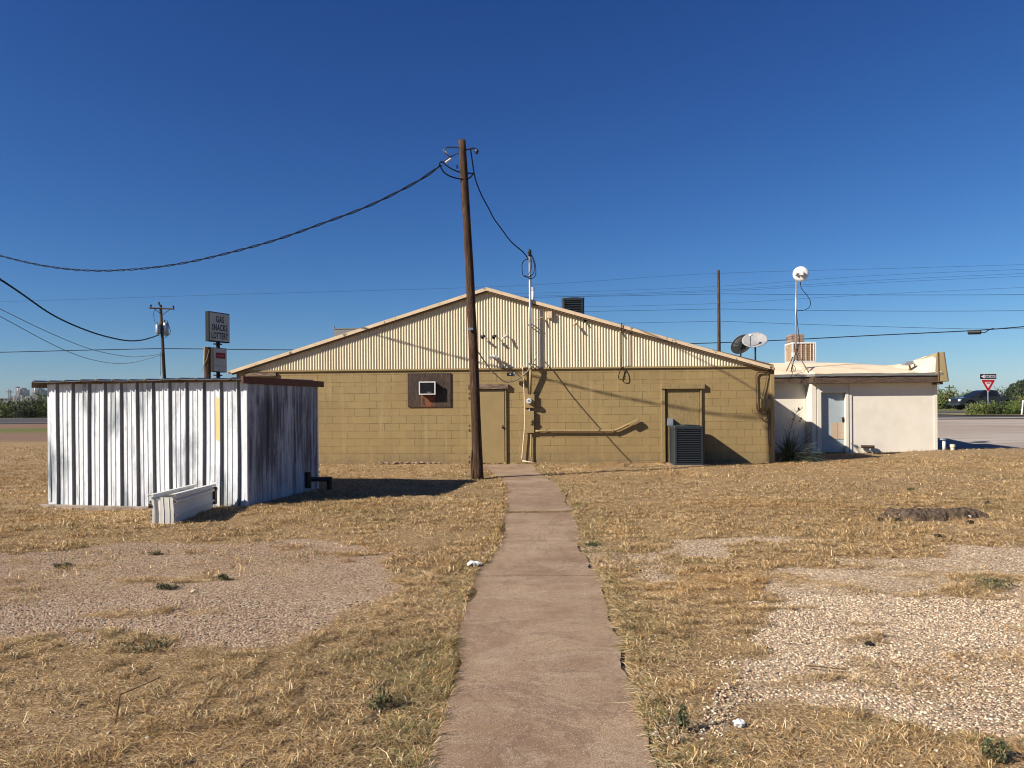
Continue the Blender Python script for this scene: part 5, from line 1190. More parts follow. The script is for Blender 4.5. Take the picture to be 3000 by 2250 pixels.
#@@END3
# ------------------------------------------------------------------ pickup truck
def car_paint():
    m, t, b = nodes('charcoal_paint'); b.inputs['Base Color'].default_value = (0.025, 0.028, 0.033, 1); b.inputs['Metallic'].default_value = .4
    b.inputs['Roughness'].default_value = .28; b.inputs['Coat Weight'].default_value = .6; return m
M['carpaint'] = car_paint()
def glass_mat():
    m, t, b = nodes('tinted_glass'); b.inputs['Base Color'].default_value = (0.008, 0.009, 0.011, 1); b.inputs['Roughness'].default_value = .06; return m
M['tint'] = glass_mat()
M['tyre'] = plain('tyre_rubber', (.012, .012, .013), .85); M['lamp'] = plain('headlamp_lens', (.85, .87, .9), .08); M['tail'] = plain('tail_lens', (.35, .01, .012), .2)
M['chrome'] = plain('chrome', (.6, .62, .64), .15, 1.0)
TX, TY, TZ = 43.2, 75.0, .80
tk = thing('pickup_truck', 'charcoal crew-cab pickup driving left on the road beyond the yield sign', 'pickup truck', (TX+2.9, TY, TZ))
KF = Fr((TX, TY, TZ))           # x: 0 nose .. 5.85 tail, y: -1 near side .. 1
prof_lo = [(.06, .52), (.0, .75), (.03, 1.0), (.12, 1.12), (.55, 1.2), (1.25, 1.26), (1.42, 1.30), (3.95, 1.30), (4.05, 1.24), (5.75, 1.22), (5.8, 1.15), (5.8, .62), (5.55, .55), (5.15, .50), (5.02, .78), (4.80, .93), (4.55, .95), (4.30, .86), (4.10, .55), (4.0, .42), (1.62, .42), (1.5, .70), (1.30, .90), (1.05, .95), (.80, .90), (.62, .72), (.52, .48)]
m = MB(KF)
for (y0, y1) in ((-1.0, 1.0),): m.prism(prof_lo, y0, y1)
m.build('body', 'carpaint', tk, bevel=.05)
# cab greenhouse, narrower at the top
def cab(mb, pts_lo, pts_hi, wl_, wh_):
    n = len(pts_lo); v = [(p[0], -wl_, p[1]) for p in pts_lo]+[(p[0], wl_, p[1]) for p in pts_lo]+[(p[0], -wh_, p[1]) for p in pts_hi]+[(p[0], wh_, p[1]) for p in pts_hi]
    return v
m = MB(KF)
lo_ = [(1.38, 1.27), (3.98, 1.27)]; hi_ = [(2.22, 1.84), (2.55, 1.93), (3.35, 1.93), (3.78, 1.85)]
vs = [(1.38, -.93, 1.27), (3.98, -.93, 1.27), (3.98, .93, 1.27), (1.38, .93, 1.27)]
for (x, z) in hi_: vs += [(x, -.74, z), (x, .74, z)]
fc = [(0, 4, 5, 3), (1, 2, 11, 10), (0, 1, 10, 8, 6, 4), (3, 5, 7, 9, 11, 2), (4, 6, 7, 5), (6, 8, 9, 7), (8, 10, 11, 9)]
m.add(vs, fc); m.build('cab', 'carpaint', tk, bevel=.04)
def side(x, z, s): q = (z-1.27)/(1.9-1.27); return (x, s*(.93-.19*q+.008), z)
for s_ in (-1, 1):
    m = MB(KF); m.add([side(*p, s_) for p in ((1.78, 1.31), (2.62, 1.31), (2.62, 1.80), (2.33, 1.80))], [(0, 1, 2, 3)]); m.build('side_window', 'tint', tk)
    m = MB(KF); m.add([side(*p, s_) for p in ((2.72, 1.31), (3.62, 1.31), (3.52, 1.78), (2.72, 1.80))], [(0, 1, 2, 3)]); m.build('side_window', 'tint', tk)
    m = MB(KF); m.box(1.62, 1.86, s_*1.0-(.0 if s_ > 0 else .22), s_*1.0+(.22 if s_ > 0 else 0), 1.30, 1.48); m.build('wing_mirror', 'black', tk, bevel=.03)
    for xw in (1.05, 4.58):
        wy = s_*.88; m = MB(KF); m.tube([(xw, wy-.14, .40), (xw, wy+.14, .40)], .40, 24); wh = m.build('wheel', 'tyre', tk)
        m = MB(KF); m.tube([(xw, wy+s_*.13, .40), (xw, wy+s_*.155, .40)], [.25, .22], 16); m.tube([(xw, wy+s_*.15, .40), (xw, wy+s_*.17, .40)], .07, 8); m.build('rim', 'greymid', wh)
    m = MB(KF); m.box(-.01, .10, s_*.80-.17, s_*.80+.17, .86, 1.06); m.box(.05, .32, s_*.99-(.02 if s_ > 0 else .0)-.005, s_*.99+(.02 if s_ < 0 else 0)+.02*s_, .90, 1.07); m.build('headlight', 'lamp', tk, bevel=.02)
    m = MB(KF); m.box(5.62, 5.815, s_*.93-.09, s_*.93+.09, .90, 1.15); m.build('tail_light', 'tail', tk, bevel=.01)
    m = MB(KF); m.box(1.55, 4.05, s_*.93-.08, s_*.93+.08, .33, .40); m.build('running_board', 'black', tk)
m = MB(KF); m.add([(1.40, -.86, 1.30), (1.40, .86, 1.30), (2.20, .70, 1.83), (2.20, -.70, 1.83)], [(0, 1, 2, 3)]); m.v = [(v[0]-.02, v[1], v[2]+.02) for v in m.v]; m.build('windscreen', 'tint', tk)
m = MB(KF); m.box(-.02, .06, -.62, .62, .78, 1.06); m.box(-.03, -.01, -.62, .62, .90, .93); m.build('grille', 'black', tk, bevel=.01)
m = MB(KF); m.box(-.10, .20, -.98, .98, .46, .72); fb = m.build('front_bumper', 'greymetal', tk, bevel=.04)
m = MB(KF); m.box(-.115, -.098, -.82, -.5, .60, .70); m.box(-.115, -.098, .5, .82, .60, .70); m.box(-.11, -.098, -.7, .7, .46, .49); m.build('fog_light_trim', 'chrome', fb)
m = MB(KF); m.box(5.8, 5.95, -.95, .95, .5, .68); m.build('rear_bumper', 'chrome', tk, bevel=.03)
m = MB(KF); m.box(4.15, 5.7, -.88, .88, 1.0, 1.245); m.build('bed_cover', 'black', tk)

# ------------------------------------------------------------------ leafy things
def leaves(c, rad, n, size, cols, seed=0, clump=9, lift=0.0, shell=.55, up=.3, base=(0, 0, 0)):
    r = np.random.default_rng(seed); k = max(3, clump)
    cc = r.normal(size=(k, 3)); cc /= np.linalg.norm(cc, axis=1)[:, None]; cc *= r.uniform(.25, .85, (k, 1)); cc[:, 2] = np.abs(cc[:, 2])*.95-.1
    w_ = r.integers(0, k, n); d = r.normal(size=(n, 3)); d /= np.linalg.norm(d, axis=1)[:, None]
    p = cc[w_]+d*(r.uniform(shell, 1, (n, 1))**.6)*r.uniform(.25, .42, (k, 1))[w_]
    p[:, 2] = np.maximum(p[:, 2], -.25+r.uniform(0, .2, n)); p = p*np.array(rad)+np.array(c)
    a = r.normal(size=(n, 3)); a[:, 2] += up; a /= np.linalg.norm(a, axis=1)[:, None]
    b = np.cross(a, r.normal(size=(n, 3))); b /= np.linalg.norm(b, axis=1)[:, None]
    s = size*r.uniform(.6, 1.4, (n, 1)); V = np.stack([p-a*s, p+b*s*.35, p+a*s, p-b*s*.35], 1).reshape(-1, 3)
    F = np.arange(4*n).reshape(n, 4); cols = np.array(cols); t = r.random((n, 1)); ci = r.integers(0, len(cols), k)[w_]
    col = cols[ci]*(.7+.6*t); return V, F, np.repeat(col, 4, 0)
M['leaf'] = attrmat('foliage', .6, .25)
GRN = [(.09, .14, .03), (.14, .17, .035), (.065, .12, .035), (.17, .19, .05), (.17, .16, .05)]
DGR = [(.040, .060, .022), (.055, .075, .028), (.035, .05, .022)]
def bush(c, rad, n, size, cols, label, group, seed, name='weed_bush', cat='bush'):
    V, F, C = leaves((c[0], c[1], c[2]+rad[2]*.25), rad, n, size, cols, seed, clump=14, up=1.0)
    # upright shoots
    r = np.random.default_rng(seed+99); k = 60; px = r.uniform(-.8, .8, k)*rad[0]+c[0]; py = r.uniform(-.7, .7, k)*rad[1]+c[1]; hh = rad[2]*r.uniform(.7, 1.35, k)
    vv, ff, cc_ = [], [], []
    for q in range(14):
        z = c[2]+hh*(q/13.); o = r.normal(size=(k, 2))*.05*rad[0]*(1-q/16.)
        a = np.stack([px+o[:, 0], py+o[:, 1], z], 1); s = size*1.3
        b = a+np.stack([r.normal(size=k)*s, r.normal(size=k)*s, np.abs(r.normal(size=k))*s*1.2], 1); d = a+np.stack([r.normal(size=k)*s*.5, r.normal(size=k)*s*.5, r.normal(size=k)*s*.4], 1)
        vv.append(np.stack([a, d, b, a*.5+b*.5+r.normal(size=(k, 3))*s*.25], 1).reshape(-1, 3)); cc_.append(np.repeat(np.array(cols)[r.integers(0, len(cols), k)]*(.8+.5*r.random((k, 1))), 4, 0))
    V2 = np.concatenate([V]+vv); C2 = np.concatenate([C]+cc_); F2 = np.arange(len(V2)).reshape(-1, 4)
    o = npmesh(name, V2, F2, 'leaf', C2, loc=tuple(c)); return tag(o, label, cat, group)
def gpt(u, v, Y): p = P(u, v, Y); return (p[0], p[1], float(gz(p[0], p[1])))
# median weeds in front of the pickup
k = 0
for u, rx, hz, cols in ((2858, .62, .50, GRN), (2882, .60, .58, GRN[3:]+GRN[:1]), (2908, .65, .62, DGR+GRN[:2]), (2932, .62, .50, GRN), (2956, .6, .46, GRN[:3]), (2978, .6, .60, GRN), (3004, .8, .9, GRN), (3040, .9, .9, GRN), (3080, 1., .9, GRN)):
    c = gpt(u, 1210, 41.6+.5*(k % 2)); lab = ['leftmost green weed clump on the median before the pickup', 'yellow-green weed clump just left of the sign post', 'dark green weed clump at the foot of the yield sign', 'weed clump just right of the yield sign', 'smaller weed clump under the pickup bed', 'tall weed clump below the pickup tail light', 'weed clump behind the white marker post', 'weed clump beyond the right edge', 'far right weed clump'][k]
    bush(c, (rx, .6, hz), 2200, .045, cols, lab, 'weed clumps on the median', 300+k); k += 1
# weeds beyond the road at the right
k = 0
for u, h, cols in ((2752, 1.5, GRN), (2774, 1.9, GRN), (2800, 1.3, DGR), (2826, 1.5, DGR+GRN[:1]), (2852, 1.3, DGR), (2937, 1.9, DGR), (2962, 1.1, GRN)):
    c = gpt(u, 1190, 88+k); bush(c, (1.6, 1.2, h), 900, .12, cols, ['bush nearest the annex beyond the road', 'tallest bush beyond the road left of the pickup', 'dark bush behind the pickup bonnet', 'low dark bush behind the windscreen', 'dark bush hidden behind the cab', 'bush showing above the pickup bed', 'bush right of the pickup bed beyond the road'][k], 'bushes beyond the road at the right', 400+k); k += 1
# left roadside bushes
k = 0
lab = 'green roadside bush beyond the road at the left edge;light green bush second from the left edge beyond the road;tall green bush third from the left edge;dark low bush below the tall elevator tower;green bush between the two elevator towers;dark bush before the right elevator tower;tallest roadside bush right of the elevator;green bush just left of the metal shed;bush partly hidden by the shed corner'.split(';')
for u, h, cols, dy in ((-8, 1.15, GRN, 0), (12, 1.2, GRN[3:]+GRN[:1], .6), (32, 1.15, GRN, 0), (70, 1.0, DGR, -1.2), (62, 1.3, GRN, 1), (92, 1.55, DGR+GRN[:1], .3), (112, 1.75, GRN[:3], .8), (134, 1.45, GRN, 0), (158, 1.4, GRN, .5)):
    c = gpt(u, 1215, 64+dy); bush(c, (.9, .8, h), 1600, .065, cols, lab[k], 'roadside bushes at the left', 500+k); k += 1
V, F, C = [], [], []
for i in range(46):
    a = np.random.default_rng(i+900).uniform(0, 1); x = -340+i*15+a*9; Y_ = 230+40*a
    v_, f_, c_ = leaves((x, Y_, 1.0), (10, 5, 1.7+1.2*a), 260, .8, DGR+GRN[:1], 900+i, 12); F.append(f_+4*sum(len(q)//4 for q in V)); V.append(v_); C.append(c_)
struct(npmesh('distant_scrub', np.concatenate(V), np.concatenate(F), 'leaf', np.concatenate(C), loc=(0, 230, .5)), 'stuff')
# trees at the right edge
def tree(u, Y, h, rx, cols, label, seed):
    c = gpt(u, 1190, Y); t = thing('mesquite_tree', label, 'tree', c, 'trees at the right edge')
    m = MB(); r = random.Random(seed)
    m.tube([c, (c[0]+.2, c[1], c[2]+h*.25), (c[0]+.1, c[1], c[2]+h*.55)], [.35, .26, .14], 8)
    for q in range(7):
        a = r.uniform(0, 6.28); e = r.uniform(.3, .8); b0 = (c[0]+.15, c[1], c[2]+h*r.uniform(.2, .45)); m.tube([b0, (b0[0]+rx*.4*math.cos(a), b0[1]+rx*.4*math.sin(a), b0[2]+h*.2), (b0[0]+rx*.7*math.cos(a), b0[1]+rx*.7*math.sin(a), b0[2]+h*.38)], [.12, .07, .03], 6)
    m.build('trunk', 'pole', t)
    V, F, C = leaves((c[0], c[1], c[2]+h*.48), (rx, rx, h*.55), 9000, .17, cols, seed, 26, up=.6)
    npmesh('crown', V, F, 'leaf', C, parent=t, loc=c)
tree(2994, 112, 4.2, 2.2, DGR, 'dark dense tree cut by the right edge', 1)
tree(3062, 120, 5.6, 3.4, DGR, 'taller dark tree just beyond the right edge', 2)
tree(2972, 150, 2.6, 2.0, DGR, 'small dark tree behind the pickup tail', 3)
# far poles
def far_pole(u, v0, v1, Y, arm, label, aw=1.3):
    b_ = P(u, v1, Y); b_[2] = .6; t_ = P(u, v0, Y); t = thing('power_pole', label, 'utility pole', tuple(b_))
    MB().tube([b_, t_], [.2, .14], 6).build('shaft', 'pole', t)
    if arm: p = P(u, arm, Y); MB().tube([p+[-aw, 0, 0], p+[aw, 0, 0]], .12, 4).build('crossarm', 'pole', t)
far_pole(2781, 1127, 1170, 230, 1135, 'small distant crossarm pole between the annex and the pickup')
far_pole(26, 1140, 1182, 330, 1148, 'distant pole left of the elevator, nearer the left edge', 1.4)
far_pole(31.5, 1142, 1182, 330, 1148.5, 'distant pole left of the elevator, nearer the towers', 1.2)
# grain elevator
M['silo'] = weather('weathered_concrete', (0.34, 0.335, 0.325), (0.27, 0.265, 0.26), .05, .4, .65, .9, bstr=0)
M['silodark'] = plain('darker_elevator_grey', (.15, .155, .165), .9)  # darker grey than the silos, for gallery, tower panels and low blocks
YE = 1100.0; ge = P(70, 1190, YE); elv = thing('grain_elevator', 'distant grey concrete grain elevator with two stepped towers on the left horizon', 'grain elevator', (ge[0], YE, 0))
def eb(u0, u1, v0, dep=14, y=YE):
    a_ = P(u0, v0, y); b_ = P(u1, v0, y); return (a_[0], b_[0], y, y+dep, 0, a_[2])
m = MB()
for q in ((43.5, 48, 1133, 8), (50, 63, 1136.5, 12), (60, 69, 1142, 14)): m.box(*eb(*q))
m.build('tower', 'silo', elv)
m = MB()
for q in ((95, 99, 1136, 10), (99, 107, 1135.5, 12), (103, 113, 1138, 14), (110, 119, 1142.5, 16), (93, 96, 1154, 12), (118, 127, 1160, 12), (126, 132, 1168.5, 10)): m.box(*eb(*q))
m.build('tower', 'silo', elv)
m = MB()
for i in range(16):
    u = 33+i*4.0; a_ = P(u, 1161, YE-4); r_ = 2.0/2250*YE*1.02; m.tube([(a_[0], YE-4, 0), (a_[0], YE-4, P(u, 1160.5 if 69 < u < 94 or u < 44 else 1158, YE)[2])], r_, 12)
for i in range(6): u = 97+i*4.2; a_ = P(u, 1160, YE-4); m.tube([(a_[0], YE-4, 0), (a_[0], YE-4, a_[2])], 2.1, 12)
m.build('silos', 'silo', elv)
m = MB(); m.box(*eb(66, 94, 1168, 3, YE-8)); m.box(*eb(55, 62, 1151, 1, YE-1)); m.box(*eb(106, 112, 1151, 1, YE-1)); m.box(*eb(0, 32, 1167, 8)); m.box(*eb(-30, 8, 1168.5, 8)); m.build('gallery', 'silodark', elv)
m = MB()
for u in (52, 102.5): a_ = P(u, 1137, YE-2); b_ = P(u, 1152, YE-2); m.tube([b_, a_], 1.1, 10)
m.build('spout_tank', 'white', elv, smooth=True)

# ------------------------------------------------------------------ grass, stones
def inshed(x, y):
    q = (np.stack([x, y], -1)-SHC); a = q @ SHX; b = q @ SHY; return (a > -3.78) & (a < .02) & (b > -.05) & (b < 2.5)
def behindwall(x, y):
    q = np.stack([x, y-20.5], -1); s_ = q @ WF.m[0][:2]; n_ = q @ WF.m[1][:2]
    return ((n_ > -.02) & (s_ < SR) & (s_ > SL)) | ((n_ > YA+.48) & (s_ > SR-.1) & (s_ < SI)) | ((n_ > YA-.02) & (s_ > SI) & (s_ < SE))
def incond(x, y):
    q = np.stack([x, y-20.5], -1); s_ = q @ WF.m[0][:2]; n_ = q @ WF.m[1][:2]; a_ = W(1973, 1300, -.98)[0]
    return (s_ > a_-.1) & (s_ < a_+.95) & (n_ > -1.07)
def scatter(n, y0, y1, marg=2.9):
    r = RNG; y = np.sqrt(r.uniform(y0**2, y1**2, n)); x = r.uniform(-1, 1, n)*(.70*y+marg); return x, y
STRAW = np.array([(.70, .525, .285), (.60, .42, .20), (.46, .30, .13), (.30, .18, .085), (.80, .65, .41), (.54, .34, .14), (.36, .225, .10)])
OLIVE = np.array([(.21, .21, .075), (.15, .17, .055), (.27, .24, .10)])
def grass(name, n, y0, y1, ln0, ln1, wd, elmin, elmax, keep_grav, seed):
    r = np.random.default_rng(seed); x, y = scatter(n, y0, y1)
    gmk = grav_mask(x, y)*(y < 12); dens = fbm(x*2.2, y*2.2, 41); tall = sstep(.5, .7, fbm(x*.8, y*1.1, 43))
    k = (~pip(x, y, PATH)) & (~inshed(x, y)) & (~behindwall(x, y)) & (~incond(x, y)) & (r.random(n) < np.where(gmk > .5, np.where(x > 0, 1.0, .6)*keep_grav*sstep(.45, .7, fbm(x*1.4, y*1.4, 77))*2.2, 1.0)) & (r.random(n) < .35+1.0*sstep(.32, .6, dens))
    # trodden, barer soil patches
    k &= r.random(n) > .8*sstep(.66, .72, fbm(x*.9+4, y*1.3, 51))
    yy_ = y+.09*x; k &= ~((yy_ > 29.6) & (x < 0)) & ~((y > 23.8) & (x > 12.5))
    x, y, tall, dens = x[k], y[k], tall[k], dens[k]; n = len(x); z = gz(x, y)
    hump = sstep(.50, .68, vn(x*9, y*9, 61)); lng_ = ln0+(ln1-ln0)*r.random(n)**1.6*(.8+.5*tall); lng_ = lng_*(.85+.3*hump); az = r.uniform(0, 2*np.pi, n)+0
    comb = fbm(x*.7, y*.7, 71)*6.28*1.6; az = np.where(r.random(n) < .14, comb+r.normal(0, .5, n), az)
    el_ = np.radians(r.uniform(elmin, elmax, n))*(.65+.4*hump+.1*tall)
    d = np.stack([np.cos(az), np.sin(az), np.zeros(n)], 1); s = np.stack([-np.sin(az), np.cos(az), np.zeros(n)], 1)*(wd*r.uniform(.6, 1.3, n))[:, None]
    base = np.stack([x, y, z+hump*.012-.004], 1); ll = lng_[:, None]; ce, se = np.cos(el_)[:, None], np.sin(el_)[:, None]; u = np.array([0, 0, 1.0])
    kink = r.normal(0, .35, n); d2 = np.stack([np.cos(az+kink), np.sin(az+kink), np.zeros(n)], 1)
    p1 = base+d*ce*ll*.5+u*se*ll*.5; p2 = p1+d2*ce*ll*.5+u*(se*.35-.12)*ll*.5; p2[:, 2] = np.maximum(p2[:, 2], z+.004)
    tw = u*wd*.5
    V = np.stack([base-s, base+s, p1-s*.85+tw, p1+s*.85, p2-s*.2, p2+s*.2], 1).reshape(-1, 3)
    i = np.arange(n)[:, None]*6; F = np.concatenate([i+[0, 1, 3, 2], i+[2, 3, 5, 4]]).reshape(-1, 4)
    hue = fbm(x*.55, y*.8, 91); gr_ = sstep(.57, .72, fbm(x*1.1, y*1.5, 97)); ci = r.integers(0, len(STRAW), n); c = STRAW[ci]*(r.uniform(.75, 1.15, n)*(.80+.42*hue))[:, None]
    edge = (1-np.minimum(1, np.abs(np.abs(x-np.interp(y, PC[::-1, 1], PC[::-1, 0]))-.62)/.35))*sstep(.4, .6, vn(x*1.3, y*1.1, 99))
    gr_ = np.clip(gr_*.22+edge*.35, 0, .9)
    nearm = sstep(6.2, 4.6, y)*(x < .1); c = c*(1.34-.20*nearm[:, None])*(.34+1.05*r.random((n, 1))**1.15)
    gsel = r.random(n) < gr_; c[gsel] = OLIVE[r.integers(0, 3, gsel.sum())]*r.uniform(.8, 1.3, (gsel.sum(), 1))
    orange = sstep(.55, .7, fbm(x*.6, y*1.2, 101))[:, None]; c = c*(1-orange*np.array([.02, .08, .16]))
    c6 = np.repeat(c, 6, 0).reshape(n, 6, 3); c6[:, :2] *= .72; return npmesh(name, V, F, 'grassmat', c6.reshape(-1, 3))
M['grassmat'] = attrmat('dry_grass', .75, .12)
DENS = 1.0
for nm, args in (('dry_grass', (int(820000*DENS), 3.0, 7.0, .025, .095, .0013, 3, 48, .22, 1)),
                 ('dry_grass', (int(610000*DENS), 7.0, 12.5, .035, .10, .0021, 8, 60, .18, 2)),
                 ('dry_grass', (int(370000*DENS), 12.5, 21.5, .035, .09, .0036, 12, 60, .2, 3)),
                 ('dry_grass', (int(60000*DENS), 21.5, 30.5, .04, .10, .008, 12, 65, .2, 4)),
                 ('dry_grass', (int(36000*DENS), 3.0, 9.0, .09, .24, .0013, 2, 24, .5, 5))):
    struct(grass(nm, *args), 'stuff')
# straw leaning over both edges of the path
def edge_grass(n, seed):
    r = np.random.default_rng(seed); y = 3.0+(20.0-3.0)*r.random(n)**1.7; sd_ = np.where(r.random(n) < .5, -1, 1)
    xe = np.where(sd_ < 0, edge_x(PATH_L, y), edge_x(PATH_R, y)); k = r.random(n) < .12+1.0*sstep(.42, .62, vn(y*2.2+sd_*40, sd_*3.0, 6)); y, sd_, xe = y[k], sd_[k], xe[k]; n = len(y)
    x = xe+sd_*(.02+np.abs(r.normal(0, .06, n))); z = gz(x, y); ll = (.025+.10*r.random(n)**2.5)[:, None]; az = np.where(sd_ < 0, 0, np.pi)+r.normal(0, .8, n); e = np.radians(r.uniform(4, 40, n))[:, None]
    d = np.stack([np.cos(az), np.sin(az), 0*az], 1); s = np.stack([-np.sin(az), np.cos(az), 0*az], 1)*(.0016+.0002*y)[:, None]; u = np.array([0, 0, 1.])
    b = np.stack([x, y, z], 1); p1 = b+d*np.cos(e)*ll*.5+u*np.sin(e)*ll*.5; p2 = p1+d*ll*.5-u*ll*.08; p2[:, 2] = np.maximum(p2[:, 2], .014)
    V = np.stack([b-s, b+s, p1-s*.8+u*.001, p1+s*.8, p2-s*.2, p2+s*.2], 1).reshape(-1, 3); i = np.arange(n)[:, None]*6; F = np.concatenate([i+[0, 1, 3, 2], i+[2, 3, 5, 4]]).reshape(-1, 4)
    c = STRAW[r.integers(0, len(STRAW), n)]*r.uniform(.8, 1.2, (n, 1)); g_ = r.random(n) < .22; c[g_] = OLIVE[r.integers(0, 3, g_.sum())]
    return npmesh('dry_grass', V, F, 'grassmat', np.repeat(c, 6, 0))
struct(edge_grass(30000, 61), 'stuff')
# tufts growing in the open joint
def joint_grass(n, seed):
    r = np.random.default_rng(seed); y = 11.09+r.normal(0, .03, n); x = edge_x(PATH_L, y)+r.random(n)*(edge_x(PATH_R, y)-edge_x(PATH_L, y)); az = r.uniform(0, 6.28, n); ll = r.uniform(.02, .06, n)[:, None]
    b = np.stack([x, y, 0*x-.005], 1); s = np.stack([np.cos(az), np.sin(az), 0*az], 1)*.003; t_ = b+np.stack([np.cos(az*3), np.sin(az*2), 0*az+1.], 1)*ll*.6
    V = np.stack([b-s, b+s, t_+s*.3, t_-s*.3], 1).reshape(-1, 3); c = np.concatenate([STRAW, OLIVE])[r.integers(0, len(STRAW)+3, n)]*r.uniform(.6, 1., (n, 1))
    return npmesh('dry_grass', V, np.arange(4*n).reshape(n, 4), 'grassmat', np.repeat(c, 4, 0))
struct(joint_grass(1600, 62), 'stuff')
# stones
def stones(n, y0, y1, s0, s1, seed, ico):
    r = np.random.default_rng(seed); x, y = scatter(n, y0, y1, 2.6); g_ = grav_mask(x, y)
    k = (~path_mask(x, y)) & (r.random(n) < np.where(g_ > .5, 1.0, .05)); x, y = x[k], y[k]; n = len(x)
    if ico:
        t = (1+5**.5)/2; B = np.array([(-1, t, 0), (1, t, 0), (-1, -t, 0), (1, -t, 0), (0, -1, t), (0, 1, t), (0, -1, -t), (0, 1, -t), (t, 0, -1), (t, 0, 1), (-t, 0, -1), (-t, 0, 1)])/1.9
        T = np.array([(0, 11, 5), (0, 5, 1), (0, 1, 7), (0, 7, 10), (0, 10, 11), (1, 5, 9), (5, 11, 4), (11, 10, 2), (10, 7, 6), (7, 1, 8), (3, 9, 4), (3, 4, 2), (3, 2, 6), (3, 6, 8), (3, 8, 9), (4, 9, 5), (2, 4, 11), (6, 2, 10), (8, 6, 7), (9, 8, 1)])
    else:
        B = np.array([(1, 0, 0), (0, 1, 0), (-1, 0, 0), (0, -1, 0), (0, 0, 1), (0, 0, -1.)]); T = np.array([(0, 1, 4), (1, 2, 4), (2, 3, 4), (3, 0, 4), (1, 0, 5), (2, 1, 5), (3, 2, 5), (0, 3, 5)])
    q = len(B); s = r.uniform(0, 1, n)**2.2*(s1-s0)+s0; V = B[None]*(1+r.normal(0, .16, (n, q, 1)))*np.stack([s*r.uniform(.8, 1.3, n), s*r.uniform(.7, 1.1, n), s*r.uniform(.45, .8, n)], 1)[:, None, :]
    a = r.uniform(0, 6.28, n); ca, sa = np.cos(a)[:, None], np.sin(a)[:, None]; V = np.stack([V[..., 0]*ca-V[..., 1]*sa, V[..., 0]*sa+V[..., 1]*ca, V[..., 2]], -1)
    V += np.stack([x, y, gz(x, y)+s*.18], 1)[:, None, :]; F = (np.arange(n)[:, None, None]*q+T[None]).reshape(-1, 3)
    pal = np.array([(.62, .48, .36), (.54, .38, .28), (.46, .31, .23), (.72, .60, .48), (.34, .22, .17), (.10, .08, .08), (.66, .50, .38), (.50, .36, .28), (.60, .56, .50)])
    c = pal[r.integers(0, len(pal), n)]*r.uniform(.8, 1.1, (n, 1)); c = c*np.where((x > 0)[:, None], [1.18, 1.22, 1.10], [.96, .95, .86]); return npmesh('gravel', V.reshape(-1, 3), F, 'stonemat', np.repeat(c, q, 0))
M['stonemat'] = attrmat('stone', .9, .15)
struct(stones(165000, 3.0, 6.2, .0022, .0098, 21, True), 'stuff'); struct(stones(145000, 6.2, 10.0, .003, .010, 22, False), 'stuff')

# green weeds, litter, clods
def weed(u, v, r_, h, label, seed, cols=((.07, .08, .035), (.12, .125, .055), (.20, .18, .09)), n=420, size=.012):
    c = G(u, v); c[2] = float(gz(c[0], c[1])); V, F, C = leaves((c[0], c[1], c[2]+h*.25), (r_, r_*.8, h), n, size, cols, seed, 10, up=1.2)
    tag(npmesh('green_weed', V, F, 'leaf', C, loc=tuple(c)), label, 'weed', 'small green weeds in the yard')
for k, a in enumerate([(1115, 2075, .08, .10, 'dark green weed in the dry grass left of the path, nearest the bottom'), (490, 1728, .13, .05, 'low grey-green weed in the middle of the left gravel'), (185, 1662, .12, .04, 'small weed at the far left of the gravel'),
     (458, 1626, .08, .05, 'tiny weed at the top edge of the left gravel'), (440, 1893, .2, .035, 'spreading weed at the lower edge of the left gravel'), (655, 1700, .08, .05, 'faint weed right of centre in the left gravel'), (2000, 2140, .05, .13, 'upright dark weed right of the path near the bottom'),
     (2895, 1722, .26, .09, 'broad dark green weed between the two right gravel patches'), (2930, 2235, .08, .10, 'green weed at the bottom right corner'), (2620, 1500, .05, .04, 'small weed on the dirt mound'), (1740, 1600, .14, .05, 'green grass tuft on the right edge of the path'),
     (2670, 1435, .07, .05, 'green tuft in the grass behind the mound')]):
    weed(*a[:4], a[4], 700+k, n=int(160+1300*a[2]))
def clod(u, v, s, mat, label, name, cat, seed, flat=.6):
    c = G(u, v); c[2] = float(gz(c[0], c[1])); m = MB(); r = random.Random(seed); m.ball((c[0], c[1], c[2]+s*.3), s, s*.8, s*flat, 9, 6, z0=-.9)
    cc = np.array([c[0], c[1], c[2]+s*.3]); m.v = [tuple(cc+(np.array(p)-cc)*r.uniform(.65, 1.25)) for p in m.v]
    return tag(m.build(name, mat), label, cat)
for k, (u, v, lb) in enumerate([(2580, 1524, 'dark clod at the left foot of the dirt mound'), (2630, 1525, 'dark clod just right of the left one before the mound'), (2747, 1576, 'lone black clod in the grass below the mound'), (2893, 1475, 'black clod in the grass behind the mound at the right'), (2842, 1533, 'dark clod beside the white rock'), (2575, 1550, 'smallest dark clod left below the mound'), (2548, 1890, 'black stone lying on the right gravel')]):
    clod(u, v, .05 if k < 5 else .028, 'dark', lb, 'dark_clod', 'clod', 30+k)
clod(2836, 1518, .05, 'white', 'white rock on the right foot of the dirt mound', 'white_rock', 'rock', 50, .8)
clod(2165, 2123, .028, 'white', 'pale pebble in the sparse gravel right of the path', 'pale_rock', 'rock', 51)
clod(1921, 2153, .018, 'white', 'white pebble on the right edge of the path', 'pale_rock', 'rock', 52)
clod(570, 1737, .03, 'cream_trim', 'pale stone on the left gravel beside the green weed', 'pale_rock', 'rock', 53)
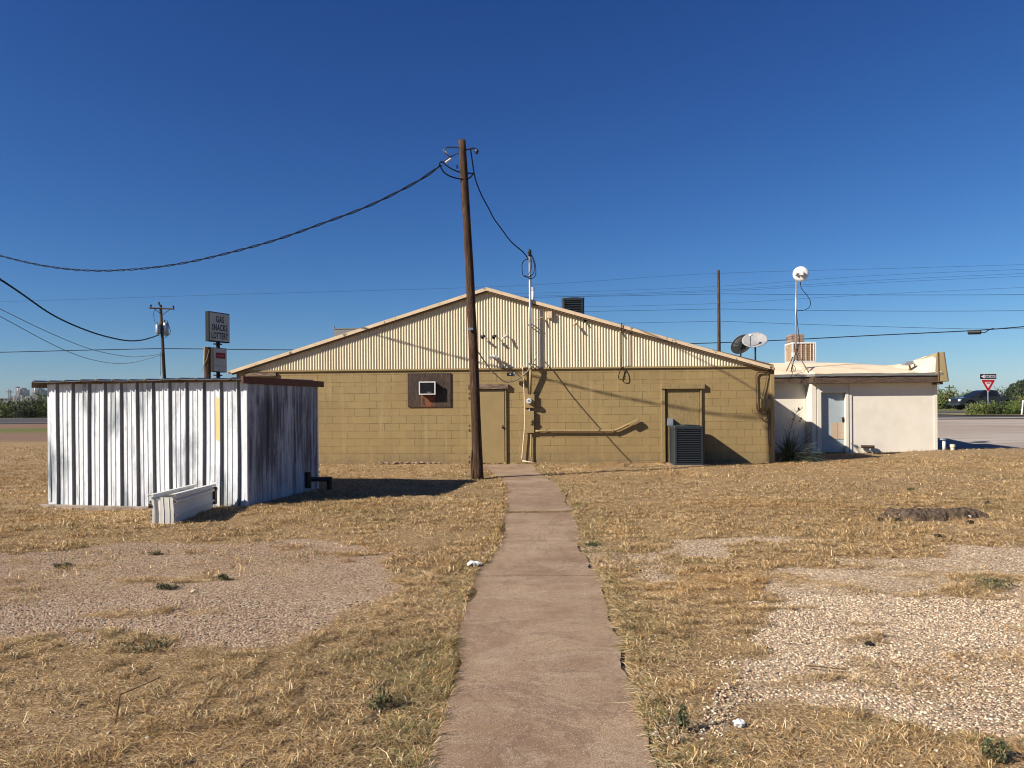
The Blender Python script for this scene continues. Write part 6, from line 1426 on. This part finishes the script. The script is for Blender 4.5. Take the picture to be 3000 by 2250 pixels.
# dirt mound
M['mound'] = weather('dark_dirt', (0.135, 0.095, 0.062), (0.055, 0.037, 0.025), 14, .4, .6, .95, bscale=30, bstr=1.0, c3=(.42, .32, .22), s3=40, lo3=.62, hi3=.68)
c = G(2690, 1515); rows = []
for j in range(40):
    row = []
    for i in range(90):
        x = (i/89-.5)*1.75; y = (j/39-.5)*.75; e = 1-(x/.82)**2-(y/.34)**2+(fbm(x*5+3, y*5, 7)-.5)*1.5
        h = .11*float(sstep(-.05, .6, e))*(1+.5*(fbm(x*9, y*9, 8)-.5))+.06*(fbm(x*24, y*24, 9)-.5)*float(sstep(0, .3, e))
        row.append((c[0]+x+.12, c[1]+y, c[2]+h-.015+float(gz(c[0]+x, c[1]+y))))
    rows.append(row)
tag(MB().grid(rows).build('dirt_mound', 'mound', smooth=False), 'low mound of dark dirt in the dry grass of the right yard', 'dirt mound')
# litter
c = G(1390, 1660); c[2] = float(gz(c[0], c[1])); m = MB(); rr_ = random.Random(4)
rows = [[(c[0]+(i-4)*.018+rr_.uniform(-.006, .006), c[1]+(j-3)*.02, c[2]+.02+rr_.uniform(0, .05)*(1-abs(i-4)/5)) for i in range(9)] for j in range(7)]
tag(m.grid(rows).build('crumpled_paper', 'whiteplastic', solid=.001), 'crumpled white litter at the left edge of the path', 'litter')
# rubble against the wall left of the door
for k in range(16):
    u = 1120+k*11.5+random.uniform(-4, 4); p = WF((W(u, 1350)[0], -random.uniform(.06, .2), 0)); s = random.uniform(.03, .07)
    m = MB(); m.ball((p[0], p[1], s*.4), s*1.3, s, s*.8, 7, 5, z0=-.8); cc = np.array([p[0], p[1], s*.4]); m.v = [tuple(cc+(np.array(q)-cc)*random.uniform(.6, 1.2)) for q in m.v]
    tag(m.build('rubble_stone', 'rubble' if 'rubble' in M else M.setdefault('rubble', weather('rubble', (.36, .26, .18), (.2, .13, .09), 20, .4, .6, .95, bstr=0))), 'one of the grey-brown rubble stones along the foot of the wall under the window unit', 'stone', 'rubble stones along the wall foot')
# twigs
for k, (px, lb) in enumerate([([(338, 2118), (345, 2080), (352, 2035), (400, 2015), (440, 1998), (472, 1982)], 'bent dark twig standing in the bottom left grass'), ([(2360, 1960), (2420, 1966), (2480, 1972)], 'thin stick on the right gravel')]):
    b0 = G(px[0][0], px[0][1]); Yt = b0[1]; m = MB(); m.tube([P(u, v, Yt+(.05*i if k == 0 else 0)) if k == 0 else G(u, v)+[0, 0, .02] for i, (u, v) in enumerate(px)], [.005, .0045, .004, .003, .0025, .002][:len(px)], 5)
    tag(m.build('twig', 'browncable'), lb, 'twig')

# bring every surface to a common, sober reflectance scale (the exposure above is set for it)
for mt_ in bpy.data.materials:
    t_ = mt_.node_tree
    for b_n in [n for n in t_.nodes if n.type == 'BSDF_PRINCIPLED'] if t_ else []:
        i_ = b_n.inputs['Base Color']
        if i_.is_linked:
            src = i_.links[0].from_socket; mx_ = N(t_, 'ShaderNodeMix', data_type='RGBA', blend_type='MULTIPLY'); mx_.inputs[0].default_value = 1.0
            mx_.inputs[7].default_value = (.77, .77, .77, 1); L(t_, src, mx_.inputs[6]); L(t_, mx_.outputs[2], i_)
        else: i_.default_value = tuple(c_*.77 for c_ in i_.default_value[:3])+(1,)

# dry-plains air: thin even haze round the whole scene
hz_ = MB().box(-1500, 1500, -80, 1600, -1.5, 60).build('haze', 'white', loc=(0, 0, 0)); hz_['kind'] = 'stuff'
hm_ = bpy.data.materials.new('thin_haze'); hm_.use_nodes = True; ht_ = hm_.node_tree; ht_.nodes.clear()
vo_ = ht_.nodes.new('ShaderNodeVolumePrincipled'); vo_.inputs['Color'].default_value = (.80, .88, 1, 1); vo_.inputs['Density'].default_value = .00009
ou_ = ht_.nodes.new('ShaderNodeOutputMaterial'); ht_.links.new(vo_.outputs[0], ou_.inputs['Volume'])
hz_.data.materials.clear(); hz_.data.materials.append(hm_)
